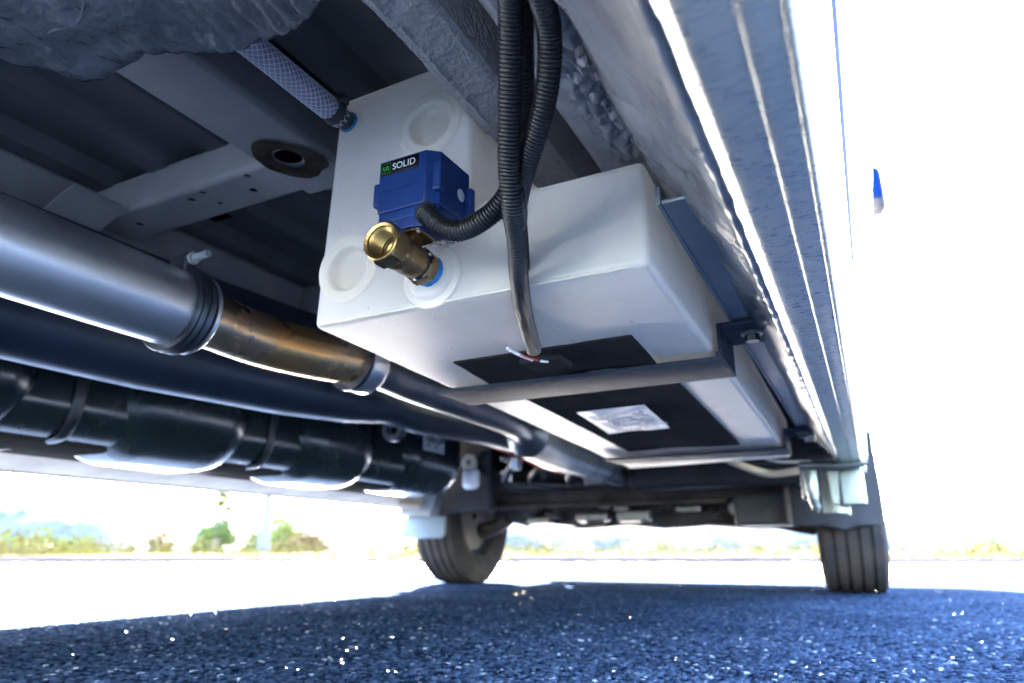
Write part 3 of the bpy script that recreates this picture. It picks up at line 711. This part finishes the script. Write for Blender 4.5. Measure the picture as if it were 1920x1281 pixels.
for k in range(9):
    x0 = -1.66+k*.155 + rnd.uniform(-.03, .03); P = spline([(x0, 2.75, .60), (x0+rnd.uniform(-.1, .1), 2.70, .50+rnd.uniform(-.05, .05)), (x0+rnd.uniform(-.15, .15), 2.76, .44), (x0+.12, 2.84, .42)], 8)
    part('engine_hose', tube(P, rnd.uniform(.006, .018), 10), rnd.choice(['black', 'darkmetal', 'black']))
part('reservoir', rbox(-1.36, -1.30, 2.25, 2.30, .375, .455, .02), 'paper')
part('red_cable', tube(spline([(-1.20, 2.1, .58), (-1.19, 2.15, .52), (-1.12, 2.2, .485), (-1.03, 2.25, .44), (-.96, 2.3, .42)], 8), .003, 8), 'red')
part('cable_connector', rbox(-1.125, -1.095, 2.2, 2.24, .43, .475, .008), 'paper')
part('steel_bracket', rbox(-1.38, -1.22, 2.6, 2.66, .520, .545, .008), 'silverbit'); part('steel_bracket', rbox(-.98, -.90, 2.55, 2.60, .395, .45, .01), 'silverbit')
part('lift_eye', lathe([(-.01, .012), (-.01, .035), (.01, .035), (.01, .012)], (-1.44, 2.45, .50), 'y', 20, True), 'cream')
part('lower_arm', tube([(-1.55, 3.02, .30), (-1.62, 3.05, .27), (-1.74, 3.1, .25)], [.03, .035, .04], 16), 'rusty')
part('lower_arm', tube([(-.55, 3.0, .32), (-.40, 3.03, .29), (-.20, 3.1, .25)], [.035, .04, .04], 16), 'rusty')
part('arch_liner', rbox(-1.93, -1.48, 2.72, 2.77, .318, .75, .02), 'darkmetal'); part('arch_bracket', prism([(-1.90, .302), (-1.74, .302), (-1.70, .42), (-1.92, .42)], 2.62, 2.68), 'under')
part('bushing', lathe([(-.03, 0), (-.03, .030), (.03, .030), (.03, 0)], (-.475, 2.96, .320), 'y', 20), 'rim')
part('side_skid', rbox(-.46, -.25, 2.78, 3.1, .245, .36, .012), 'darkmetal')
part('cross_brace', rbox(-.80, -.10, 2.55, 2.66, .375, .47, .02), 'darkmetal')
part('gap_light_blocker', rbox(-.34, -.062, 2.02, 2.04, .385, .74, .005), 'darkmetal')  # added dark plate, blocks a bright gap beside the water tank
part('brake_hose', tube(spline([(-.33, 1.85, .392), (-.29, 1.92, .372), (-.23, 1.98, .352), (-.17, 1.95, .350), (-.12, 1.9, .352)], 10), .010, 12), 'cream')
part('brake_line', tube(spline([(-.25, 1.98, .40), (-.20, 2.0, .385), (-.12, 2.0, .38)], 8), .004, 8), 'bolt')

# ---- front wheels
def wheel(cx, cy, side, steer=0):
    r = .335; hw = .1125; c = (0, 0, 0)
    # tread profile with four grooves
    half = []
    grooves = (-.062, -.021, .021, .062); prof = [(-hw*.80, .20), (-hw*.97, .235), (-hw*1.03, .275), (-hw*.97, .312), (-hw*.86, .330)]
    for g in grooves: prof += [(g-.0062, r-.0005*abs(g)*60), (g-.0045, r-.010), (g+.0045, r-.010), (g+.0062, r-.0005*abs(g)*60)]
    prof += [(hw*.86, .330), (hw*.97, .312), (hw*1.03, .275), (hw*.97, .235), (hw*.80, .20)]
    t = thing('tmp', '', ''); 
    me_v, me_f = lathe(prof, c, 'x', 96, True)
    flat = []
    q = Matrix.Rotation(R(steer), 3, 'Z')
    def W(vf): 
        return ([tuple(q @ Vector((p[0], p[1], max(p[2], -.331))) + Vector((cx, cy, .332))) for p in vf[0]], vf[1])
    bpy.data.objects.remove(t)
    wh = part('wheel', W(join([lathe([(-.05, 0), (-.05, .045), (-.02, .07), (.02, .075), (.02, 0)], c, 'x', 32)])), 'rim')
    part('tyre', W((me_v, me_f)), 'tyre', wh)
    rimp = [(-hw*.78, .205), (-hw*.80, .196), (-hw*.5, .185), (0, .175), (hw*.3, .18), (hw*.8, .205), (hw*.3, .19), (-hw*.5, .19)]
    part('rim', W(lathe(rimp, c, 'x', 64, True)), 'rim', wh)
    # disc of the rim with round openings between spokes
    sp = []
    for k in range(12):
        a = 2*math.pi*k/12; b_ = a+.20
        sp.append(([( x, rad*math.cos(g), rad*math.sin(g)) for x in (side*.03, side*.04) for rad, g in ((.06, a-.16), (.18, a-.07), (.18, a+.07), (.06, a+.16))], [(0,1,2,3),(7,6,5,4),(0,4,5,1),(1,5,6,2),(2,6,7,3),(3,7,4,0)]))
    part('spokes', W(join(sp)), 'rim', wh)
    part('brake_disc', W(lathe([(-side*.035, .03), (-side*.035, .172), (-side*.055, .172), (-side*.055, .03)], c, 'x', 48, True)), 'rusty', wh)
    part('brake_caliper', W(join([rbox(-.075, -.01, -.17, -.05, .03, .16, .015)]) if side < 0 else W(rbox(.01, .075, -.17, -.05, .03, .16, .015))), 'rusty', wh) if False else None
    return wh
wheel(-.080, 3.10, 1, 3)
wheel(-1.860, 3.12, -1, 3)
# ---- mud flaps
def flap(x0, x1, pts, name='mud_flap'):
    prof = pts; N = len(prof); V = []; F = []
    return None
def curved_flap(poly, y, bow, m, name):
    """outline in (x, z), bowed in y, with thickness"""
    xs = [p[0] for p in poly]; x0, x1 = min(xs), max(xs); NX = 20; NZ = 24; zs = [p[1] for p in poly]; z0, z1 = min(zs), max(zs)
    V = []; F = []
    def span(z):
        c = []
        for (ax, az), (bx_, bz) in zip(poly, poly[1:]+poly[:1]):
            if (az-z)*(bz-z) <= 0 and az != bz: c.append(ax+(bx_-ax)*(z-az)/(bz-az))
        return (min(c), max(c)) if c else (x0, x0)
    for side in (0, 1):
        for k in range(NZ+1):
            z = z0+(z1-z0)*(k*.998+.001)/NZ; a, b = span(z)
            for i in range(NX+1):
                u = i/NX; V.append((a+(b-a)*u, y - bow*math.sin(math.pi*u) + side*.012, z))
    m_ = (NZ+1)*(NX+1)
    for k in range(NZ):
        for i in range(NX):
            a = k*(NX+1)+i; F.append((a, a+1, a+NX+2, a+NX+1)); F.append((m_+a, m_+a+NX+1, m_+a+NX+2, m_+a+1))
    for k in range(NZ):
        for i in (0, NX): a = k*(NX+1)+i; F.append((a, a+NX+1, m_+a+NX+1, m_+a))
    for i in range(NX):
        for k in (0, NZ): a = k*(NX+1)+i; F.append((a, a+1, m_+a+1, m_+a))
    return part(name, (V, F), m)
curved_flap([(-.246, .232), (-.16, .224), (-.08, .222), (.0, .226), (.030, .236), (.038, .29), (.042, .38), (.043, .46), (.045, .56), (-.03, .60), (-.25, .60), (-.25, .30)], 2.70, .02, 'flap', 'mud_flap')
curved_flap([(-1.935, .225), (-1.91, .208), (-1.83, .204), (-1.72, .207), (-1.700, .222), (-1.700, .302), (-1.935, .302)], 2.68, .02, 'paleflap', 'mud_flap')
part('flap_edge', prism([(-.262, .25), (-.246, .24), (-.246, .60), (-.262, .60)], 2.69, 2.72), 'rusty')

# ---- bright zinc jacking bracket on the end of the sill
jb = part('jacking_bracket', tube(spline([(-.135, 1.84, .352), (-.10, 1.825, .350), (-.05, 1.82, .347), (.004, 1.825, .352)], 8), .011, 20), 'zinc')
part('bracket_knob', tube([(.000, 1.825, .352), (.012, 1.826, .352)], .009, 20), 'zinc', jb)
part('hook_plate', rbox(-.140, -.100, 1.83, 1.852, .270, .352, .010), 'zinc', jb)
part('hook_tip', tube(spline([(-.118, 1.815, .335), (-.116, 1.812, .300), (-.112, 1.818, .262), (-.106, 1.83, .240)], 6), [.012]*12+[.010]*4+[.006, .004, .003], 12), 'zinc', jb)
part('channel', prism([(-.098, .356), (-.094, .352), (-.078, .350), (-.072, .262), (-.060, .258), (-.052, .346), (-.01, .345), (-.008, .356)], 1.84, 1.98), 'zinc', jb)
part('skirt', curved_flap([(-.10, .238), (-.04, .236), (-.035, .30), (-.035, .352), (-.10, .352)], 1.90, .006, 'zinc', 'skirt').data and box(-.001, 0, 1.9, 1.901, .35, .351), 'zinc', jb)
part('end_web', rbox(-.055, .0, 1.862, 1.875, .255, .352, .012), 'zinc', jb)

# ================================================================ the water tank and its fittings
wt = thing('waste_water_tank', 'white plastic stepped water tank hung under the van floor', 'water tank', (-.31, 1.1, .37))
body = part('tank_body', prism([(-.485, .370), (-.130, .370), (-.130, .4665), (-.300, .4665), (-.300, .640), (-.4745, .640)], .500, 1.86), 'hdpe', wt)
for vv in body.data.vertices:
    if vv.co.y > 1.8:
        if vv.co.x < -.4: vv.co.x = vv.co.x - .092
        elif vv.co.x > -.2: vv.co.x -= .022; vv.co.y -= .055
    elif vv.co.x < -.4 and vv.co.y < .6: vv.co.y += .003
bevel(body, .0065, 4, 40)
c1 = (-.4430, .5, .4285); c2 = (-.3480, .5, .5700); c3 = (-.3390, .5, .3990)
boolean(body, [lathe([(-.02, 0), (-.02, .0262), (.03, .0262), (.03, 0)], c1, 'y', 40), lathe([(-.02, 0), (-.02, .0262), (.03, .0262), (.03, 0)], c2, 'y', 40)])
body.data.shade_smooth(); sharp(body.data, 50)
bowl = [(-.0001, .0378), (-.0006, .0366), (-.0007, .0345), (-.0004, .0320), (-.0004, .0300), (-.0007, .0275), (-.0004, .0258), (.0010, .0243), (.004, .0234), (.0075, .0222), (.0100, .0200), (.0115, .015), (.0122, .008), (.0124, 0)]
part('moulded_recess', lathe(bowl, c1, 'y', 64), 'hdpe_inner', wt); part('moulded_recess', lathe(bowl, c2, 'y', 64), 'hdpe_inner', wt)
part('moulding_pip', lathe([(0, 0), (-.0015, .0012), (0, .0035), (.001, .0035)], (-.4335, .5195, .4240), 'y', 20), 'hdpe_inner', wt)
part('outlet_boss', lathe([(.001, .0325), (-.0012, .0315), (-.0022, .0285), (-.0028, .0250), (-.0060, .0225), (-.0075, .0200), (-.0080, 0)], c3, 'y', 56), 'hdpe', wt)
part('weld_line', tube([(-.474+i*.0172, .5, .3708+.0003*(i % 2)) for i in range(20)], .0009, 6), 'hdpe_inner', wt)
# heating pads stuck on the bottom
def pad(name, q, z, th, m, curl=0, nx=30, ny=16, seed=0):
    A, B, Cc, D = q; V = []; F = []
    for lay in (0, 1):
        for j in range(ny+1):
            for i in range(nx+1):
                u, v = i/nx, j/ny
                x = (A[0]*(1-u)+B[0]*u)*(1-v)+(D[0]*(1-u)+Cc[0]*u)*v; y = (A[1]*(1-u)+B[1]*u)*(1-v)+(D[1]*(1-u)+Cc[1]*u)*v
                dz = curl*(math.sin(u*7+seed)*.5+.5)*(v**2) + .0010*noise.noise(Vector((x*28+seed, y*28, 0)))
                V.append((x, y, z - (th if lay else 0) - max(0, dz)))
    m_ = (nx+1)*(ny+1)
    for j in range(ny):
        for i in range(nx):
            a = j*(nx+1)+i; F.append((a, a+1, a+nx+2, a+nx+1)); F.append((m_+a, m_+a+nx+1, m_+a+nx+2, m_+a+1))
    for j in range(ny):
        for i in (0, nx): a = j*(nx+1)+i; F.append((a, a+nx+1, m_+a+nx+1, m_+a))
    for i in range(nx):
        for j in (0, ny): a = j*(nx+1)+i; F.append((a, a+1, m_+a+1, m_+a))
    return part(name, (V, F), m, wt)
pad('heating_pad', [(-.423, .677), (-.199, .670), (-.203, .786), (-.433, .790)], .3696, .0022, 'rubber', .005)
p2 = pad('heating_pad', [(-.431, .845), (-.203, .830), (-.222, 1.500), (-.465, 1.500)], .3696, .0022, 'rubber', .003, 30, 40, 2)
part('pad_lead_cover', rbox(-.342, -.290, .690, .735, .3595, .3672, .0035), 'rubber', wt)
part('pad_wire', tube(spline([(-.328, .655, .3618), (-.325, .664, .3612), (-.321, .676, .3606), (-.316, .688, .3600)], 8), .0011, 8), 'red', wt)
part('pad_wire', tube(spline([(-.331, .640, .364), (-.328, .655, .3620), (-.325, .668, .3610), (-.321, .684, .3605)], 8), .0018, 8), 'paper', wt)
part('pad_wire_end', tube([(-.314, .690, .3595), (-.306, .695, .3592)], .0015, 8), 'paper', wt)
lab = pad('pad_sticker', [(-.400, 1.018), (-.285, 1.008), (-.300, 1.217), (-.418, 1.228)], .3650, .0006, 'paper', .0018, 20, 20, 2)
ls = []
for r_ in range(13):
    x = -.392; yy = 1.045 + r_*.0125
    while x < -.310:
        l = rnd.uniform(.008, .03)
        if rnd.random() < .85: ls.append(box(x, x+l, yy, yy+.0030, .3610, .3618))
        x += l+.003
ls.append(box(-.302, -.296, 1.03, 1.05, .3612, .3618))
part('sticker_text', join(ls), 'print', wt, smooth=False)
# debris flecks caught on the tank
fl_ = []
for k in range(26):
    x, z = -.317+rnd.gauss(0, .010), .4285+rnd.gauss(0, .0022); a = rnd.random()*3; l = rnd.uniform(.001, .004)
    fl_.append(tube([(x, .4982, z), (x+math.cos(a)*l, .4975, z+math.sin(a)*l*.5), (x+math.cos(a+.6)*l*1.8, .4982, z+math.sin(a)*l)], .00028, 5))
o = part('debris', join(fl_), 'dirt', wt); o['kind'] = 'stuff'

# ---- mounting straps
def strap(y0, y1, xl, label, far):
    t = thing('mounting_strap', label, 'strap', ((-.31), y0, .365), 'steel straps under the water tank')
    x1 = -.1285 - (.012 if far else 0)
    # flat bar below the tank
    V, F = join([rbox(xl, x1+.004, y0, y1, .3585, .3640, .0018, 3)])
    bar = part('strap_bar', (V, F), 'strap', t)
    part('strap_corner', rbox(x1-.004, x1+.0035, y0-.0005, y1+.0005, .3582, .3705, .0032, 3), 'strap', t)
    part('strap_side', rbox(x1-.0005, x1+.0035, y0, y1, .3640, .4030, .0015, 3), 'strap', t)
    part('strap_tab', rbox(x1, x1+.056, y0, y1, .3990, .4032, .0015, 3), 'strap', t)
    bc = (x1+.033, (y0+y1)/2-.005, .396)
    part('washer', lathe([(-.0005, 0), (-.0005, .0125), (.0022, .0125), (.0022, 0)], bc, 'z', 24), 'angle', t)
    part('bolt_head', hexbar((bc[0], bc[1], bc[2]-.0045), .0088, .0085, 'z'), 'clamp', t)
    part('strap_riser', rbox(xl-.003, xl+.001, y0, y1, .3640, .640, .0015, 3), 'strap', t) if False else None
    return t
strap(.776, .866, -.512, 'flat grey steel strap under the white tank between the two black pads', 0)
strap(1.560, 1.665, -.548, 'flat grey steel strap under the far end of the white tank', 1)
# ---- steel angle that carries the straps
sa = thing('support_angle', 'long blue grey steel angle bolted beside the right side of the white tank', 'steel angle', (-.11, 1.1, .4))
part('vertical_leg', rbox(-.1145, -.1105, .47, 1.80, .4045, .420, .0012, 2), 'angle', sa)
part('horizontal_leg', rbox(-.1103, -.070, .47, 1.80, .4045, .4085, .0012, 2), 'angle', sa)

# ---- braided hose
hs = thing('braided_hose', 'clear hose with white braided mesh entering the top left of the white tank', 'hose', (-.463, .48, .61))
P = spline([(-.475, .10, .625), (-.470, .25, .617), (-.466, .38, .612), (-.463, .470, .609), (-.459, .487, .606)], 12); P = resample(P, .004)
part('tube', tube(P, .0128, 28), 'hose', hs)
br = []
for sgn in (1, -1):
    for k in range(12):
        q = []
        for i in range(0, len(P)*3):
            s = i/3; j = min(int(s), len(P)-2); p = P[j].lerp(P[j+1], s-j); th = sgn*s*.30+k*2*math.pi/12
            q.append(p + Vector((math.cos(th), 0, math.sin(th)))*.0130)
        br.append(tube(q[::2], .00042, 4, caps=False))
o = part('braid', join(br), 'braid', hs)
part('spigot', tube([(-.460, .484, .6065), (-.458, .502, .606)], .0110, 20), 'silverbit', hs)
part('thread_tape', lathe([(.4985, .010), (.4985, .0120), (.5005, .0124), (.5010, .010)], (-.458, 0, .606), 'y', 24, True), 'tape', hs)
part('hose_clamp', join([ring_ for ring_ in [lathe([(-.005, .0128), (-.005, .0146), (.005, .0146), (.005, .0128)], (-.4605, .478, .6075), 'y', 32, True)]] + [rbox(-.455, -.443, .472, .484, .612, .622, .002, 2)]), 'silverbit', hs)

# ---- motorised ball valve
va = thing('motorised_valve', 'brass ball valve with blue motor box on the tank outlet', 'valve', (-.336, .46, .40))
vc = (-.336, 0, .400)
def cy(prof, name, m, seg=48, closed=False, cc=vc): return part(name, lathe(prof, cc, 'y', seg, closed), m, va)
# threaded bore, hex end, barrel
bore = [(.4172, .0176), (.4164, .0164), (.4172, .0140)]
y = .4187
for k in range(6): bore += [(y, .0136-.0001*k), (y+.0016, .0112-.0001*k)]; y += .0034
bore += [(y, .0108), (y+.001, .0082), (.462, .0078), (.462, 0)]
cy(bore, 'threaded_port', 'brassbright', 56)
hx = []
for k in range(6): hx.append((.0186*math.cos(R(60*k+12)), .0186*math.sin(R(60*k+12))))
def hexnut(y0, y1, sc_, name, m):
    N = 72; V = []; F = []
    rings = [(y0+.0001, .0176*sc_, 1), (y0+.0022, 0, 0), (y1-.0022, 0, 0), (y1, .0170*sc_, 1)]
    for yy, rad, rd in rings:
        for k in range(N):
            th = 2*math.pi*k/N; a = (th-R(10)) % R(60) - R(30); hr = .0172*sc_/math.cos(a); r_ = rad if rd else hr
            V.append((-.336+r_*math.cos(th), yy, .400+r_*math.sin(th)))
    for j in range(3):
        for k in range(N): k2 = (k+1) % N; F.append((j*N+k, j*N+k2, (j+1)*N+k2, (j+1)*N+k))
    return part(name, (V, F), m, va, ang=25)
hexnut(.4170, .4350, 1.0, 'hex_end', 'brass')
cy([(.4345, .010), (.4350, .0160), (.4380, .0170), (.4420, .0166), (.4445, .0163), (.4465, .0158), (.4480, .0152), (.4560, .0158), (.4640, .0152), (.4700, .0140), (.4720, .0138), (.4720, .008)], 'barrel', 'brass')
hexnut(.4722, .4835, .90, 'hex_end', 'brass')
cy([(.4830, .011), (.4835, .0118), (.4880, .0118), (.4900, .0118), (.4900, .008)], 'nipple', 'brass')
V, F = lathe([(.4838, .010), (.4836, .0126), (.4855, .0140), (.4890, .0138), (.4912, .0150), (.4930, .0135), (.4932, .009)], vc, 'y', 56, True)
V = [(x+.0009*noise.noise(Vector((x*400, y*300, z*400))), y+.0008*noise.noise(Vector((x*300, y*300+5, z*300))), z+.0012*noise.noise(Vector((x*400+9, y*300, z*400)))) for x, y, z in V]
part('thread_tape', (V, F), 'tape', va)
# stem pad of the valve body under the motor box
part('stem_flange', join([rbox(-.346, -.314, .441, .471, .4160, .4205, .0018), lathe([(.408, 0), (.408, .0095), (.417, .0095), (.417, 0)], (-.333, .457, 0), 'z', 24)]), 'brass', va)
for sx, sy in ((-.3435, .4435), (-.3165, .4435), (-.3165, .4685)): part('flange_screw', lathe([(.4148, 0), (.4148, .0018), (.4165, .0018)], (sx, sy, 0), 'z', 10), 'bolt', va)
# motor box
def zp(poly, z0, z1, name, m='blue', bv=.0012):
    o = part(name, zprism(poly, z0, z1), m, va); bevel(o, bv, 3, 25); return o
plan = [(-.3590, .4385), (-.3085, .4385), (-.2975, .4475), (-.2960, .4940), (-.3075, .4960), (-.3575, .4960), (-.3600, .4940)]
box_ = zp(plan, .4400, .4925, 'motor_box')
zp([(x*.97-.0100, (y-.467)*.95+.467) for x, y in plan], .4305, .4402, 'motor_box_base')
zp([(-.3485, .4405), (-.3120, .4405), (-.3120, .4560), (-.3485, .4560)], .4205, .4310, 'mounting_foot')
zp([(-.3200, .4385), (-.3120, .4385), (-.3060, .4420), (-.3060, .4720), (-.3200, .4720)], .4180, .4400, 'mounting_foot')
part('lug', rbox(-.3665, -.3588, .4400, .4500, .4490, .4730, .0022), 'blue', va)
part('lug', rbox(-.3030, -.2940, .4408, .4500, .4515, .4795, .0025), 'blue', va)
part('lug', rbox(-.2975, -.2895, .4870, .4950, .4480, .4745, .0022), 'blue', va)
part('indicator_window', lathe([(.0, 0), (.0, .0060), (.0007, .0062), (.0012, .0)], (-.2970, .4800, .4640), 'x', 28), 'paper', va)
part('cable_gland', hexbar((-.3035, .4385, .4285), .0085, .010, 'y', 6, .2), 'black', va)
part('gland_nut', lathe([(.4325, 0), (.4325, .0098), (.4360, .0104), (.4360, 0)], (-.3032, 0, .4268), 'y', 24), 'black', va)
part('box_rib', box(-.3578, -.3090, .4382, .4386, .4610, .4614), 'blue', va, smooth=False)
# name plate with its print
npl = part('name_plate', rbox(-.3570, -.3155, .4374, .4388, .4770, .4905, .0006, 2), 'labelblack', va)
def words(txt, size, x, z, m, name, bold=0):
    cu = bpy.data.curves.new('t', 'FONT'); cu.body = txt; cu.size = size; cu.extrude = .0001; cu.offset = bold
    o = bpy.data.objects.new('t', cu); col.objects.link(o); bpy.context.view_layer.update()
    me = bpy.data.meshes.new_from_object(o.evaluated_get(bpy.context.evaluated_depsgraph_get())); bpy.data.objects.remove(o)
    me.materials.clear(); me.name = name
    q = Matrix.Rotation(R(90), 4, 'X'); me.transform(q); me.transform(Matrix.Translation((x, .4372, z)))
    return link(name, me, M[m], npl, smooth=False)
words('SOLID', .0092, -.3438, .4806, 'white', 'lettering')
words('US', .0058, -.3540, .4816, 'green', 'lettering', .0002)
fr = [box(-.3555, -.3455, .4371, .4373, .4790, .4793), box(-.3555, -.3455, .4371, .4373, .4883, .4886), box(-.3555, -.3552, .4371, .4373, .47931, .48829), box(-.3458, -.3455, .4371, .4373, .47931, .48829)]
link('lettering_frame', mesh('lettering_frame', *join(fr)), M['green'], npl, smooth=False)

# ---- corrugated conduits
def conduit(pts, rad, label, pitch=.0030):
    P = resample(spline(pts, 24), pitch/4); rr = []
    for i in range(len(P)): rr.append(rad*(1.0, 1.0, .94, .84)[i % 4])
    o = link('corrugated_conduit', mesh('corrugated_conduit', *tube(P, rr, 22)), M['loom'], None, ang=70)
    return tag(o, label, 'cable conduit', 'black corrugated conduits')
conduit([(-0.1351, 0.2583, 0.4607), (-0.1488, 0.2917, 0.4628), (-0.1708, 0.3340, 0.4439), (-0.1944, 0.3786, 0.4160), (-0.2071, 0.4079, 0.3973), (-0.2208, 0.4433, 0.3870), (-0.2384, 0.4826, 0.3728), (-0.2674, 0.5525, 0.3657), (-0.3022, 0.6479, 0.3611)], .0083, 'black corrugated conduit running from the top down to the pad under the tank')
conduit([(-0.1255, 0.2632, 0.4607), (-0.1297, 0.2908, 0.4595), (-0.1359, 0.3184, 0.4556), (-0.1478, 0.3429, 0.4419), (-0.1645, 0.3657, 0.4293), (-0.1852, 0.3902, 0.4198), (-0.2036, 0.4153, 0.4150), (-0.2204, 0.4435, 0.4106), (-0.2344, 0.4757, 0.3988), (-0.2498, 0.5110, 0.3828)], .0080, 'black corrugated conduit bowed to the right of its neighbours')
conduit([(-.3030, .4340, .4262), (-0.2910, 0.4329, 0.4125), (-0.2799, 0.4340, 0.4051), (-0.2659, 0.4331, 0.4010), (-0.2472, 0.4302, 0.4031), (-0.2267, 0.4260, 0.4113), (-0.2095, 0.4180, 0.4258), (-0.1939, 0.3976, 0.4400), (-0.1776, 0.3654, 0.4550), (-0.1596, 0.3266, 0.4716), (-0.1393, 0.2827, 0.4859)], .0088, 'black corrugated conduit curving out of the blue motor box')
o = tag(link('conduit_splitter', mesh('conduit_splitter', *tube(spline([(-0.2003, 0.4050, 0.4089), (-0.2038, 0.4103, 0.4021), (-0.2090, 0.4224, 0.3934), (-0.2135, 0.4333, 0.3893)], 8), [0.0042+.0034*math.sin(math.pi*i/24) for i in range(25)], 14)), M['black']), 'glossy black splitter where the three conduits meet', 'cable joiner')
tag(link('cable_tape', mesh('cable_tape', *tube([(-0.1956, 0.3913, 0.4181), (-0.1977, 0.3962, 0.4112), (-0.1998, 0.4021, 0.4046)], [.0022, .0036, .0030], 12)), M['yellow']), 'pale yellow tape wrapped on wires between the conduits', 'tape')
